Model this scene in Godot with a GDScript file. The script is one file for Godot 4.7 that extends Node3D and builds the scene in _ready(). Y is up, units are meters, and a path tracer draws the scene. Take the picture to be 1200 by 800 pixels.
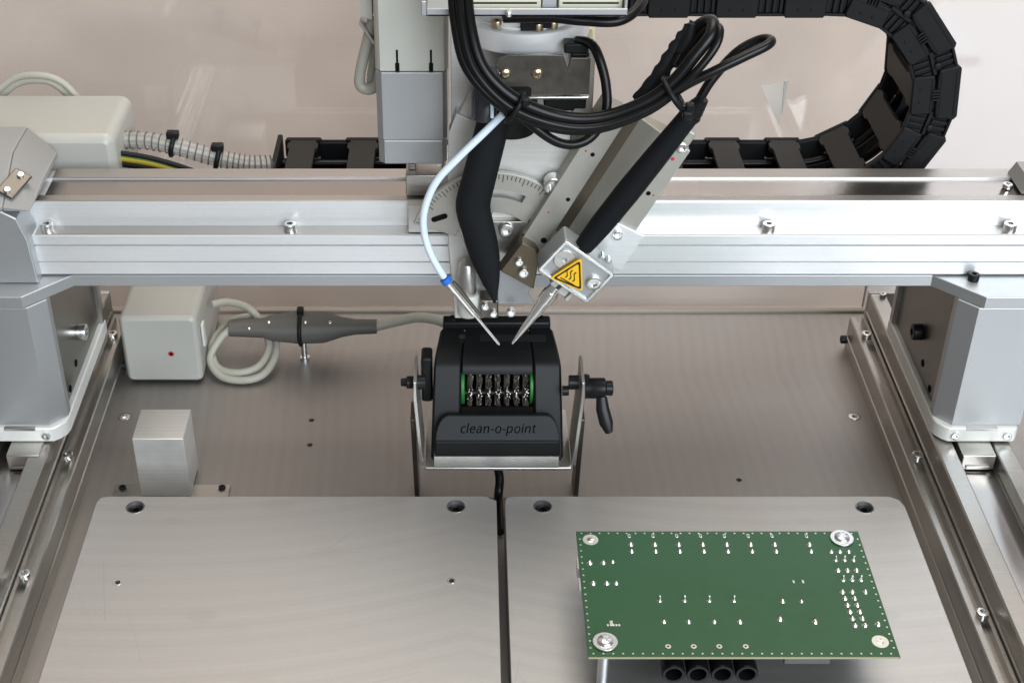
extends Node3D
# Units inside the builders are millimetres (x right, y up, z towards the viewer); tri() turns them into metres.
const MM := 0.001
const FLAT := Basis(Vector3(1, 0, 0), Vector3(0, 0, -1), Vector3(0, 1, 0))      # a polygon (x, -z) extruded upwards
const ALONG_X := Basis(Vector3(0, 0, -1), Vector3(0, 1, 0), Vector3(1, 0, 0))   # a polygon (-z, y) extruded to the right
const FRONT := Basis.IDENTITY                                                   # a polygon (x, y) extruded towards the viewer

var org := Vector3.ZERO
var warp = null
var M := {}
var used := {}
var rng := RandomNumberGenerator.new()

func _ready() -> void:
	rng.seed = 7
	camera_and_light()
	materials()
	surroundings()
	side_rails()
	posts()
	cross_beam()
	work_plates()
	motor_housings()
	connector_and_cables()
	drag_chain()
	axis_housing()
	tool_head()
	iron_holder()
	feeder()
	tool_cables()
	tip_cleaner()
	circuit_board()

func camera_and_light() -> void:
	var cam := Camera3D.new()
	cam.name = "camera"
	add_child(cam)
	cam.position = Vector3(0, 0.626, 0)
	cam.rotation_degrees.x = -34.1
	cam.near = 0.02
	cam.far = 20.0
	cam.projection = Camera3D.PROJECTION_FRUSTUM
	cam.size = 2.0 * cam.near * (399.6 / 1701.0)
	cam.frustum_offset = Vector2(55.0 / 1701.0 * cam.near, 0)
	cam.current = true
	var env := Environment.new()
	env.background_mode = Environment.BG_COLOR
	env.background_color = Color(0.40, 0.385, 0.37)
	env.tonemap_mode = Environment.TONE_MAPPER_LINEAR
	env.tonemap_exposure = 1.62
	env.sdfgi_enabled = true
	env.ssao_enabled = true
	env.ssil_enabled = true
	var we := WorldEnvironment.new()
	we.name = "environment"
	we.environment = env
	add_child(we)
	area_light("window_light", Vector3(0.85, 1.1, 1.15), Vector3(0.05, 0.1, -0.8), Vector2(1.8, 1.3), Color(0.93, 0.97, 1.0), 2.05)
	area_light("ceiling_light", Vector3(0.2, 2.0, -0.92), Vector3(0.2, 0.0, -1.0), Vector2(1.3, 0.8), Color(1.0, 0.97, 0.92), 1.45)

func area_light(called: String, at: Vector3, to: Vector3, size: Vector2, color: Color, energy: float) -> void:
	var l := AreaLight3D.new()
	l.name = called
	add_child(l)
	l.look_at_from_position(at, to, Vector3.UP if absf((to - at).normalized().y) < 0.95 else Vector3.FORWARD)
	l.area_size = size
	l.area_normalize_energy = false
	l.light_color = color
	l.light_energy = energy
	l.area_range = 8.0
	l.shadow_enabled = true

# ---------------------------------------------------------------- shapes
func mb() -> SurfaceTool:
	var st := SurfaceTool.new()
	st.begin(Mesh.PRIMITIVE_TRIANGLES)
	return st

func tri(st: SurfaceTool, a: Vector3, b: Vector3, c: Vector3, na: Vector3, nb: Vector3, nc: Vector3) -> void:
	if warp != null:
		a = warp.call(a)
		b = warp.call(b)
		c = warp.call(c)
	var f := (b - a).cross(c - a)
	if f.length_squared() < 1e-12:
		return
	if f.dot(na + nb + nc) > 0:
		var t := b
		b = c
		c = t
		t = nb
		nb = nc
		nc = t
	for k in [[a, na], [b, nb], [c, nc]]:
		st.set_normal(k[1])
		st.set_uv(Vector2(k[0].x, k[0].y) * 0.01)
		st.add_vertex((k[0] - org) * MM)

func quad(st: SurfaceTool, a: Vector3, b: Vector3, c: Vector3, d: Vector3, n: Vector3) -> void:
	tri(st, a, b, c, n, n, n)
	tri(st, a, c, d, n, n, n)

func rrect(w: float, h: float, r: float, seg := 3, at := Vector2.ZERO) -> PackedVector2Array:
	var out := PackedVector2Array()
	for q in 4:
		var c := Vector2([1, -1, -1, 1][q] * (w / 2 - r), [1, 1, -1, -1][q] * (h / 2 - r))
		if r < 0.01:
			out.append(at + c)
			continue
		for k in seg + 1:
			out.append(at + c + Vector2.from_angle(PI / 2 * (q + float(k) / seg)) * r)
	return out

func circle(r: float, seg := 16, at := Vector2.ZERO, turn := 0.0) -> PackedVector2Array:
	var out := PackedVector2Array()
	for k in seg:
		out.append(at + Vector2.from_angle(TAU * k / seg + turn) * r)
	return out

func pv(a: Array) -> PackedVector2Array:
	var out := PackedVector2Array()
	for k in range(0, a.size(), 2):
		out.append(Vector2(a[k], a[k + 1]))
	return out

func ccw(p: PackedVector2Array) -> PackedVector2Array:
	var s := 0.0
	for k in p.size():
		s += p[k].cross(p[(k + 1) % p.size()])
	if s < 0:
		p = p.duplicate()
		p.reverse()
	return p

func inset(p: PackedVector2Array, d: float) -> PackedVector2Array:
	var out := PackedVector2Array()
	var n := p.size()
	for k in n:
		var e0 := (p[k] - p[(k + n - 1) % n]).normalized()
		var e1 := (p[(k + 1) % n] - p[k]).normalized()
		var n0 := Vector2(-e0.y, e0.x)
		var n1 := Vector2(-e1.y, e1.x)
		out.append(p[k] + (n0 + n1) * (d / maxf(0.35, 1.0 + n0.dot(n1))))
	return out

# Ear clipping of an outline with holes, each hole joined to the outline by a bridge.
func triangulate(outer: PackedVector2Array, holes: Array) -> Array:
	var pts := outer
	var order := holes.duplicate()
	order.sort_custom(func(a, b): return Array(a).map(func(v): return v.x).max() > Array(b).map(func(v): return v.x).max())
	for h in order:
		var hole := ccw(h)
		hole.reverse()
		var best := INF
		var bi := 0
		var bj := 0
		for i in pts.size():
			for j in hole.size():
				var d := pts[i].distance_squared_to(hole[j])
				if d >= best:
					continue
				var clear := true
				for k in pts.size():
					var a := pts[k]
					var b := pts[(k + 1) % pts.size()]
					if k == i or (k + 1) % pts.size() == i or a.is_equal_approx(pts[i]) or b.is_equal_approx(pts[i]):
						continue
					if Geometry2D.segment_intersects_segment(pts[i], hole[j], a, b) != null:
						clear = false
						break
				if clear:
					best = d
					bi = i
					bj = j
		var joined := PackedVector2Array()
		for k in bi + 1:
			joined.append(pts[k])
		for k in hole.size() + 1:
			joined.append(hole[(bj + k) % hole.size()])
		for k in range(bi, pts.size()):
			joined.append(pts[k])
		pts = joined
	var idx := PackedInt32Array()
	var left := range(pts.size())
	var guard := 0
	while left.size() > 3 and guard < 20000:
		var cut := false
		for k in left.size():
			guard += 1
			var i0: int = left[(k + left.size() - 1) % left.size()]
			var i1: int = left[k]
			var i2: int = left[(k + 1) % left.size()]
			var a := pts[i0]
			var b := pts[i1]
			var c := pts[i2]
			if (b - a).cross(c - b) <= 1e-9:
				continue
			var ok := true
			for q in left:
				var v := pts[q]
				if v.is_equal_approx(a) or v.is_equal_approx(b) or v.is_equal_approx(c):
					continue
				if (b - a).cross(v - a) >= -1e-9 and (c - b).cross(v - b) >= -1e-9 and (a - c).cross(v - c) >= -1e-9:
					ok = false
					break
			if ok:
				idx.append_array([i0, i1, i2])
				left.remove_at(k)
				cut = true
				break
		if not cut:
			left.remove_at(0)
	if left.size() == 3:
		idx.append_array([left[0], left[1], left[2]])
	return [pts, idx]

func prism(st: SurfaceTool, poly: PackedVector2Array, h0: float, h1: float, basis := FRONT, bevel := 0.0, holes := [], at := Vector3.ZERO) -> void:
	var x := Transform3D(basis, at)
	var p := ccw(poly)
	var inner := inset(p, bevel) if bevel > 0 else p
	for side in [0, 1]:
		var h: float = [h0, h1][side]
		var n: Vector3 = basis * Vector3(0, 0, [-1, 1][side])
		if holes.is_empty():
			var idx := Geometry2D.triangulate_polygon(inner)
			for k in range(0, idx.size(), 3):
				tri(st, x * v3(inner[idx[k]], h), x * v3(inner[idx[k + 1]], h), x * v3(inner[idx[k + 2]], h), n, n, n)
		else:
			var t := triangulate(inner, holes)
			for k in range(0, t[1].size(), 3):
				tri(st, x * v3(t[0][t[1][k]], h), x * v3(t[0][t[1][k + 1]], h), x * v3(t[0][t[1][k + 2]], h), n, n, n)
	walls(st, p, inner, h0, h1, bevel, x, 1.0)
	for h in holes:
		walls(st, ccw(h), ccw(h), h0, h1, 0.0, x, -1.0)

func v3(p: Vector2, h: float) -> Vector3:
	return Vector3(p.x, p.y, h)

func walls(st: SurfaceTool, p: PackedVector2Array, inner: PackedVector2Array, h0: float, h1: float, bevel: float, x: Transform3D, sign_: float) -> void:
	var n := p.size()
	var en := []
	for k in n:
		var e := (p[(k + 1) % n] - p[k]).normalized()
		en.append(Vector2(e.y, -e.x) * sign_)
	for k in n:
		var j := (k + 1) % n
		var na: Vector2 = en[k]
		var nb: Vector2 = en[k]
		var before: Vector2 = en[(k + n - 1) % n]
		if before.dot(na) > 0.76:
			na = (na + before).normalized()
		if en[j].dot(nb) > 0.76:
			nb = (nb + en[j]).normalized()
		var wa: Vector3 = x.basis * v3(na, 0)
		var wb: Vector3 = x.basis * v3(nb, 0)
		var a0 := x * v3(p[k], h0 + bevel)
		var b0 := x * v3(p[j], h0 + bevel)
		var a1 := x * v3(p[k], h1 - bevel)
		var b1 := x * v3(p[j], h1 - bevel)
		tri(st, a0, b0, b1, wa, wb, wb)
		tri(st, a0, b1, a1, wa, wb, wa)
		if bevel > 0:
			for side in [0, 1]:
				var c: Vector3 = x.basis * Vector3(0, 0, [-1, 1][side])
				var a: Vector3 = [a0, a1][side]
				var b: Vector3 = [b0, b1][side]
				var ai := x * v3(inner[k], [h0, h1][side])
				var bi := x * v3(inner[j], [h0, h1][side])
				var am := (wa + c).normalized()
				var bm := (wb + c).normalized()
				tri(st, a, b, bi, (am + wa).normalized(), (bm + wb).normalized(), (bm + c).normalized())
				tri(st, a, bi, ai, (am + wa).normalized(), (bm + c).normalized(), (am + c).normalized())

func box(st: SurfaceTool, a: Vector3, b: Vector3, bevel := 0.5) -> void:
	var lo := a.min(b)
	var hi := a.max(b)
	prism(st, rrect(hi.x - lo.x, hi.y - lo.y, bevel, 2, Vector2(lo.x + hi.x, lo.y + hi.y) / 2), lo.z, hi.z, FRONT, bevel)

# A local z axis along «along», for lathe() and prism().
func frame(along: Vector3, up := Vector3.UP) -> Basis:
	var z := along.normalized()
	if absf(z.dot(up)) > 0.98:
		up = Vector3.RIGHT
	var x := up.cross(z).normalized()
	return Basis(x, z.cross(x), z)

# prof: radius and height pairs, from the bottom outside to the top centre.
func lathe(st: SurfaceTool, prof: Array, at: Vector3, along := Vector3.UP, seg := 20) -> void:
	var p := pv(prof)
	var x := Transform3D(frame(along), at)
	var nn := []
	for k in p.size() - 1:
		var e := (p[k + 1] - p[k]).normalized()
		nn.append(Vector2(e.y, -e.x))
	for k in p.size() - 1:
		var na: Vector2 = nn[k]
		var nb: Vector2 = nn[k]
		if k > 0 and nn[k - 1].dot(na) > 0.7:
			na = (na + nn[k - 1]).normalized()
		if k < p.size() - 2 and nn[k + 1].dot(nb) > 0.7:
			nb = (nb + nn[k + 1]).normalized()
		for s in seg:
			var u := Vector2.from_angle(TAU * s / seg)
			var w := Vector2.from_angle(TAU * (s + 1) / seg)
			var a := x * Vector3(u.x * p[k].x, u.y * p[k].x, p[k].y)
			var b := x * Vector3(w.x * p[k].x, w.y * p[k].x, p[k].y)
			var c := x * Vector3(w.x * p[k + 1].x, w.y * p[k + 1].x, p[k + 1].y)
			var d := x * Vector3(u.x * p[k + 1].x, u.y * p[k + 1].x, p[k + 1].y)
			var n0 := x.basis * Vector3(u.x * na.x, u.y * na.x, na.y)
			var n1 := x.basis * Vector3(w.x * na.x, w.y * na.x, na.y)
			var n2 := x.basis * Vector3(w.x * nb.x, w.y * nb.x, nb.y)
			var n3 := x.basis * Vector3(u.x * nb.x, u.y * nb.x, nb.y)
			tri(st, a, b, c, n0, n1, n2)
			tri(st, a, c, d, n0, n2, n3)

func spline(pts: Array, n := 8) -> Array:
	var out := []
	for k in pts.size() - 1:
		var p0: Vector3 = pts[maxi(k - 1, 0)]
		var p1: Vector3 = pts[k]
		var p2: Vector3 = pts[k + 1]
		var p3: Vector3 = pts[mini(k + 2, pts.size() - 1)]
		for j in n:
			out.append(p1.cubic_interpolate(p2, p0, p3, float(j) / n))
	out.append(pts[-1])
	return out

# radius: a number, or one per point; flat: depth over width, with the depth along «up».
func tube(st: SurfaceTool, pts: Array, radius, seg := 10, flat := 1.0, up := Vector3.BACK, round_ends := true) -> void:
	var rings := []
	var norms := []
	var x := Vector3.ZERO
	for k in pts.size():
		var t: Vector3 = (pts[mini(k + 1, pts.size() - 1)] - pts[maxi(k - 1, 0)]).normalized()
		if k == 0:
			x = (up - t * up.dot(t)).normalized() if absf(t.dot(up)) < 0.98 else t.cross(Vector3.RIGHT).normalized()
		else:
			x = (x - t * x.dot(t)).normalized()
		var y := t.cross(x)
		var r: float = radius if radius is float or radius is int else radius[k]
		var ring := []
		var ns := []
		for s in seg:
			var a := TAU * s / seg
			ring.append(pts[k] + x * (cos(a) * r * flat) + y * (sin(a) * r))
			ns.append((x * cos(a) / flat + y * sin(a)).normalized())
		rings.append(ring)
		norms.append(ns)
	for k in pts.size() - 1:
		for s in seg:
			var j := (s + 1) % seg
			tri(st, rings[k][s], rings[k][j], rings[k + 1][j], norms[k][s], norms[k][j], norms[k + 1][j])
			tri(st, rings[k][s], rings[k + 1][j], rings[k + 1][s], norms[k][s], norms[k + 1][j], norms[k + 1][s])
	for e in [0, pts.size() - 1]:
		var d: Vector3 = (pts[0] - pts[1]).normalized() if e == 0 else (pts[-1] - pts[-2]).normalized()
		var r: float = radius if radius is float or radius is int else radius[e]
		var tip: Vector3 = pts[e] + d * (r * 0.35 if round_ends else 0.0)
		for s in seg:
			var j := (s + 1) % seg
			tri(st, rings[e][s], rings[e][j], tip, d, d, d)

# ---------------------------------------------------------------- nodes
func numbered(called: String) -> String:
	if not used.has(called):
		used[called] = 0
		return called
	used[called] += 1
	return "%s_%03d" % [called, used[called]]

func describe(o: Node, label: String, category: String, group := "") -> void:
	o.set_meta("label", label)
	o.set_meta("category", category)
	if group:
		o.set_meta("group", group)

func thing(called: String, label: String, category: String, at: Vector3, group := "") -> Node3D:
	var o := Node3D.new()
	o.name = numbered(called)
	add_child(o)
	o.position = at * MM
	org = at
	describe(o, label, category, group)
	return o

func piece(parent: Node, called: String, mesh: Mesh, mat: Material) -> MeshInstance3D:
	var o := MeshInstance3D.new()
	o.name = called
	o.mesh = mesh
	o.material_override = null
	for k in mesh.get_surface_count():
		o.set_surface_override_material(k, mat)
	parent.add_child(o, true)
	return o

func part(parent: Node, called: String, st: SurfaceTool, mat: Material) -> MeshInstance3D:
	return piece(parent, called, st.commit(), mat)

func single(called: String, label: String, category: String, st: SurfaceTool, mat: Material, group := "") -> MeshInstance3D:
	var o := piece(self, numbered(called), st.commit(), mat)
	o.position = org * MM
	describe(o, label, category, group)
	return o

func structure(called: String, st: SurfaceTool, mat: Material) -> MeshInstance3D:
	var o := piece(self, numbered(called), st.commit(), mat)
	o.position = org * MM
	o.set_meta("kind", "structure")
	return o

func root_of(n: Node) -> Vector3:
	while n.get_parent() != self and n.get_parent() != null:
		n = n.get_parent()
	return n.position / MM

# A shared mesh, built round the origin with z along its axis, put at a place of the scene.
func put(parent: Node, called: String, mesh: Mesh, mat: Material, at: Vector3, along := Vector3.UP, turn := 0.0, scale_ := 1.0) -> MeshInstance3D:
	var o := piece(parent, called, mesh, mat)
	o.transform = Transform3D(frame(along).rotated(along.normalized(), turn).scaled(Vector3.ONE * scale_) if scale_ == 1.0 else (frame(along).rotated(along.normalized(), turn) * Basis.from_scale(Vector3.ONE * scale_)), (at - root_of(parent)) * MM)
	return o

var meshes := {}
func shared(key: String, build: Callable) -> Mesh:
	if not meshes.has(key):
		var keep := org
		org = Vector3.ZERO
		var st := mb()
		build.call(st)
		meshes[key] = st.commit()
		org = keep
	return meshes[key]

# Socket head cap screw of head radius r and height h, its hexagon open at the top.
func cap_screw(r: float, h: float) -> Mesh:
	return shared("cap%s_%s" % [r, h], func(st):
		lathe(st, [r, 0, r, h - r * 0.14, r * 0.97, h - r * 0.05, r * 0.86, h, r * 0.62, h], Vector3.ZERO, Vector3.BACK, 24)
		var hexagon := circle(r * 0.52, 6)
		for k in 6:
			var a := hexagon[k]
			var b := hexagon[(k + 1) % 6]
			var n := Vector3(-(a + b).x, -(a + b).y, 0).normalized()
			quad(st, v3(a, h), v3(b, h), v3(b, h * 0.35), v3(a, h * 0.35), n)
			tri(st, v3(a, h * 0.35), v3(b, h * 0.35), Vector3(0, 0, h * 0.35), Vector3.BACK, Vector3.BACK, Vector3.BACK)
			for q in 4:
				var c0 := a.lerp(b, q / 4.0)
				var c1 := a.lerp(b, (q + 1) / 4.0)
				var o0 := Vector2.from_angle(TAU * (k * 4 + q) / 24) * r * 0.62
				var o1 := Vector2.from_angle(TAU * (k * 4 + q + 1) / 24) * r * 0.62
				quad(st, v3(c0, h), v3(c1, h), v3(o1, h), v3(o0, h), Vector3.BACK))

# Pan head screw with a cross recess.
func pan_screw(r: float) -> Mesh:
	return shared("pan%s" % r, func(st):
		var prof := [r, 0]
		for k in 6:
			var a := PI / 2 * (k + 1) / 6.0
			prof.append_array([maxf(r * cos(a), 0.0), r * 0.5 * sin(a)])
		lathe(st, prof, Vector3.ZERO, Vector3.BACK, 20)
		for q in 2:
			var w := r * 0.14
			var l := r * 0.55
			var s := Vector3(l, w, 0) if q == 0 else Vector3(w, l, 0)
			box(st, Vector3(-s.x, -s.y, r * 0.38), Vector3(s.x, s.y, r * 0.53), 0.02))

func washer(r0: float, r1: float, h: float) -> Mesh:
	return shared("washer%s_%s_%s" % [r0, r1, h], func(st):
		prism(st, circle(r1, 24), 0, h, FRONT, minf(0.25, h * 0.3), [circle(r0, 20)]))

# ---------------------------------------------------------------- materials
func streak_image(w: int, h: int, contrast: float, grain: float, mid: float, along_x := true) -> ImageTexture:
	var im := Image.create(w, h, false, Image.FORMAT_L8)
	var r := RandomNumberGenerator.new()
	r.seed = w * 31 + h + int(contrast * 1000)
	var rows := []
	for y in h:
		rows.append([r.randfn(0, 1), r.randfn(0, 1), r.randi_range(0, w - 1)])
	for y in h:
		var run := r.randfn(0, 1)
		for x in w:
			if (x + rows[y][2]) % 37 == 0:
				run = run * 0.5 + r.randfn(0, 0.8)
			var v: float = mid + contrast * (0.7 * rows[y][0] + 0.5 * run) + grain * r.randfn(0, 1)
			if along_x:
				im.set_pixel(x, y, Color(v, v, v))
			else:
				im.set_pixel(y, x, Color(v, v, v))
	return ImageTexture.create_from_image(im)

# Milling marks: overlapping arcs of a face cutter, as faint light and dark ridges.
func milled_image(size: int, pitch: float, radius: float, contrast: float, mid: float, turned := false) -> ImageTexture:
	var im := Image.create(size, size, false, Image.FORMAT_L8)
	var r := RandomNumberGenerator.new()
	r.seed = 11 + int(pitch * 10)
	var n := int(size / pitch)
	var depth := []
	for k in n:
		depth.append(r.randf_range(0.3, 1.0))
	var noise := FastNoiseLite.new()
	noise.seed = 4
	noise.frequency = 0.01
	for y in size:
		var dy := (y - size / 2.0)
		var bend := radius - sqrt(maxf(radius * radius - dy * dy, 0.0)) if radius > 0 else 0.0
		for x in size:
			var t := (x + bend + 0.8 * noise.get_noise_2d(x, y)) / pitch
			var k := posmod(int(floor(t)), n)
			var f := t - floorf(t)
			var v: float = mid + contrast * depth[k] * (sin(f * TAU) * 0.6 + sin(f * TAU * 3.0 + k) * 0.25) + contrast * 0.35 * r.randfn(0, 1)
			if turned:
				im.set_pixel(y, x, Color(v, v, v))
			else:
				im.set_pixel(x, y, Color(v, v, v))
	return ImageTexture.create_from_image(im)

# Hairline scratches and a few dull smears of use on a plate.
func scratched(t: ImageTexture) -> ImageTexture:
	var im := t.get_image()
	var r := RandomNumberGenerator.new()
	r.seed = 77
	var n := im.get_width()
	for k in 110:
		var p := Vector2(r.randf_range(0, n), r.randf_range(0, n))
		var d := Vector2.from_angle(r.randf_range(-0.7, 0.7) + (PI / 2 if r.randf() < 0.3 else 0.0))
		var bend := r.randf_range(-0.004, 0.004)
		var v := r.randf_range(-0.07, 0.05)
		for q in r.randi_range(12, 130):
			p += d
			d = d.rotated(bend)
			var x := posmod(int(p.x), n)
			var y := posmod(int(p.y), n)
			var c := clampf(im.get_pixel(x, y).r + v, 0.0, 1.0)
			im.set_pixel(x, y, Color(c, c, c))
	for k in 16:
		var p := Vector2(r.randf_range(0, n), r.randf_range(0, n))
		var size := r.randf_range(6, 34)
		var v := r.randf_range(-0.035, 0.0)
		for y in range(-size, size):
			for x in range(-size, size):
				var f := 1.0 - Vector2(x, y * 1.8).length() / size
				if f > 0:
					var xx := posmod(int(p.x) + x, n)
					var yy := posmod(int(p.y) + y, n)
					var c := clampf(im.get_pixel(xx, yy).r + v * minf(1.0, f * 2.5), 0.0, 1.0)
					im.set_pixel(xx, yy, Color(c, c, c))
	return ImageTexture.create_from_image(im)

func mat(called: String, color: Color, rough: float, metal := 0.0) -> StandardMaterial3D:
	var m := StandardMaterial3D.new()
	m.resource_name = called
	m.albedo_color = color.linear_to_srgb()
	m.roughness = rough
	m.metallic = metal
	M[called] = m
	return m

func triplanar(m: StandardMaterial3D, scale_: Vector3) -> void:
	m.uv1_triplanar = true
	m.uv1_world_triplanar = true
	m.uv1_scale = scale_
	m.uv1_triplanar_sharpness = 8.0

func noise_tex(freq: float, lo: float, hi: float, seed_ := 1, octaves := 4) -> ImageTexture:
	var n := FastNoiseLite.new()
	n.seed = seed_
	n.frequency = freq
	n.fractal_octaves = octaves
	var im := n.get_seamless_image(512, 512)
	im.convert(Image.FORMAT_L8)
	for y in 512:
		for x in 512:
			var v := lerpf(lo, hi, im.get_pixel(x, y).r)
			im.set_pixel(x, y, Color(v, v, v))
	return ImageTexture.create_from_image(im)

func materials() -> void:
	var across := streak_image(512, 512, 0.05, 0.02, 0.5)
	var fine := streak_image(512, 512, 0.018, 0.012, 0.94)
	var smudge := noise_tex(0.012, 0.82, 1.0, 3)
	var speck := noise_tex(0.12, 0.35, 0.65, 5, 3)
	var m := mat("beam_aluminium", Color(0.90, 0.91, 0.92), 0.72, 0.62)      # drawn profile, lines along x
	m.roughness_texture = across
	m.albedo_texture = fine
	triplanar(m, Vector3(1.2, 30, 30))
	m = mat("rail_aluminium", Color(0.50, 0.48, 0.45), 0.62, 0.95)            # drawn profile, lines along z
	m.roughness_texture = streak_image(512, 512, 0.07, 0.03, 0.55)
	m.albedo_texture = fine
	triplanar(m, Vector3(28, 28, 28))
	m = mat("milled_plate", Color(0.44, 0.42, 0.405), 0.62, 1.0)
	m.roughness_texture = milled_image(512, 16.0, 2600.0, 0.02, 0.80)
	m.albedo_texture = milled_image(512, 16.0, 2600.0, 0.022, 0.94)
	triplanar(m, Vector3(3.4, 3.4, 3.4))
	m.uv1_offset = Vector3(0.2, 0, 0)
	m = mat("milled_tray", Color(0.53, 0.522, 0.517), 0.62, 0.95)
	m.roughness_texture = streak_image(512, 512, 0.015, 0.015, 0.8)
	m.albedo_texture = scratched(milled_image(1024, 34.1, 1500.0, 0.022, 0.94, true))
	triplanar(m, Vector3(2.6, 2.6, 2.6))
	m = mat("blasted_aluminium", Color(0.50, 0.515, 0.53), 0.5, 0.85)
	m.albedo_texture = noise_tex(0.2, 0.94, 1.0, 41, 3)
	triplanar(m, Vector3(9, 9, 9))
	m = mat("machined_aluminium", Color(0.74, 0.73, 0.70), 0.6, 0.7)
	m.roughness_texture = smudge
	m.albedo_texture = fine
	triplanar(m, Vector3(11, 11, 11))
	m = mat("steel", Color(0.60, 0.59, 0.57), 0.36, 1.0)
	m.roughness_texture = smudge
	triplanar(m, Vector3(20, 20, 20))
	m = mat("screw_steel", Color(0.72, 0.72, 0.71), 0.24, 1.0)
	m = mat("dark_steel", Color(0.18, 0.165, 0.145), 0.42, 1.0)
	m.roughness_texture = smudge
	triplanar(m, Vector3(20, 20, 20))
	m = mat("band_steel", Color(0.44, 0.41, 0.39), 0.27, 1.0)
	m.roughness_texture = smudge
	triplanar(m, Vector3(4, 30, 30))
	m = mat("black_screw", Color(0.012, 0.012, 0.013), 0.35, 0.3)
	m.metallic_specular = 0.35
	m = mat("bore", Color(0.006, 0.0055, 0.005), 0.8)
	m.metallic_specular = 0.2
	m = mat("black_plastic", Color(0.007, 0.0075, 0.008), 0.5)
	m.metallic_specular = 0.32
	m.roughness_texture = smudge
	m.heightmap_enabled = true
	m.heightmap_texture = speck
	m.heightmap_scale = 0.012
	triplanar(m, Vector3(40, 40, 40))
	m = mat("chain_plastic", Color(0.0065, 0.007, 0.0078), 0.55)
	m.metallic_specular = 0.32
	m.heightmap_enabled = true
	m.heightmap_texture = across
	m.heightmap_scale = 0.012
	triplanar(m, Vector3(25, 25, 25))
	m = mat("chain_bar_plastic", Color(0.020, 0.0185, 0.016), 0.5)
	m.metallic_specular = 0.32
	m = mat("cleaner_plastic", Color(0.0055, 0.006, 0.0064), 0.46)
	m.metallic_specular = 0.36
	m.heightmap_enabled = true
	m.heightmap_texture = speck
	m.heightmap_scale = 0.008
	triplanar(m, Vector3(60, 60, 60))
	m = mat("letter_black", Color(0.001, 0.001, 0.001), 0.6)
	m.metallic_specular = 0.1
	m = mat("cable_rubber", Color(0.004, 0.004, 0.0045), 0.33)
	m.metallic_specular = 0.34
	m = mat("sleeve_rubber", Color(0.0065, 0.0075, 0.009), 0.6)
	m.metallic_specular = 0.3
	m.heightmap_enabled = true
	m.heightmap_texture = speck
	m.heightmap_scale = 0.006
	triplanar(m, Vector3(80, 80, 80))
	m = mat("cream_plastic", Color(0.37, 0.362, 0.33), 0.45)
	m.roughness_texture = smudge
	triplanar(m, Vector3(9, 9, 9))
	m = mat("white_plastic", Color(0.55, 0.55, 0.51), 0.42)
	m = mat("cable_cream", Color(0.34, 0.33, 0.28), 0.5)
	m = mat("connector_grey", Color(0.085, 0.08, 0.072), 0.55)
	m = mat("tube_blue_white", Color(0.72, 0.80, 0.93), 0.32)
	m.subsurf_scatter_enabled = true
	m.subsurf_scatter_strength = 0.15
	m = mat("collar_blue", Color(0.02, 0.14, 0.55), 0.4)
	m = mat("wire_yellow", Color(0.36, 0.27, 0.01), 0.45)
	m = mat("wire_green", Color(0.08, 0.16, 0.02), 0.45)
	m = mat("sleeve_clear", Color(0.5, 0.48, 0.45), 0.35)
	m.transparency = BaseMaterial3D.TRANSPARENCY_ALPHA
	m.albedo_color.a = 0.42
	m = mat("label_yellow", Color(0.80, 0.46, 0.004), 0.5)
	m = mat("label_black", Color(0.012, 0.011, 0.01), 0.5)
	m = mat("brass_plate", Color(0.15, 0.125, 0.088), 0.42, 0.9)
	m = mat("ivory_plastic", Color(0.66, 0.58, 0.36), 0.45)
	m = mat("green_plastic", Color(0.012, 0.14, 0.02), 0.45)
	m = mat("bristle_brass", Color(0.42, 0.385, 0.335), 0.4, 0.9)
	m = mat("board_green", Color(0.0075, 0.062, 0.0185), 0.46)
	m.albedo_texture = noise_tex(0.02, 0.95, 1.0, 9)
	m.roughness_texture = smudge
	triplanar(m, Vector3(8, 8, 8))
	m = mat("board_edge", Color(0.30, 0.29, 0.17), 0.6)
	m = mat("solder", Color(0.78, 0.77, 0.74), 0.22, 1.0)
	m = mat("tin_pad", Color(0.66, 0.64, 0.58), 0.35, 0.9)
	m = mat("zinc", Color(0.70, 0.72, 0.74), 0.3, 1.0)
	m = mat("red_paint", Color(0.45, 0.03, 0.04), 0.5)
	m = mat("white_enamel", Color(0.66, 0.66, 0.63), 0.4, 0.2)
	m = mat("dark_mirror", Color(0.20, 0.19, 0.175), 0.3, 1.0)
	m = mat("cap_grey", Color(0.30, 0.30, 0.30), 0.5, 0.3)
	m = mat("cream_light", Color(0.50, 0.50, 0.455), 0.42)
	m = mat("brass_screw", Color(0.60, 0.50, 0.34), 0.3, 1.0)
	m = mat("smoke_plastic", Color(0.022, 0.025, 0.034), 0.1)
	m = mat("ivory_light", Color(0.50, 0.48, 0.38), 0.4)
	m = mat("holder_steel", Color(0.55, 0.53, 0.48), 0.55, 0.85)
	m.roughness_texture = smudge
	m.albedo_texture = noise_tex(0.25, 0.85, 1.0, 33, 3)
	triplanar(m, Vector3(10, 10, 10))
	m = mat("trough_dark_reflection", Color(0.17, 0.14, 0.105), 0.4, 0.9)  # dark reflection of handle and cables put into the floor colour
	m = mat("tip_steel", Color(0.90, 0.89, 0.87), 0.22, 0.95)
	m = mat("turned_aluminium", Color(0.92, 0.92, 0.92), 0.4, 0.6)
	m = mat("shaded_aluminium", Color(0.58, 0.555, 0.535), 0.42, 1.0)  # darker copy of the beam metal, shading of its upward faces painted in
	m.albedo_texture = fine
	triplanar(m, Vector3(1.2, 30, 30))
	m = mat("lip_plastic", Color(0.0145, 0.0165, 0.0185), 0.5)
	m.metallic_specular = 0.34
	m = mat("cradle_steel", Color(0.62, 0.61, 0.58), 0.4, 0.95)
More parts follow.
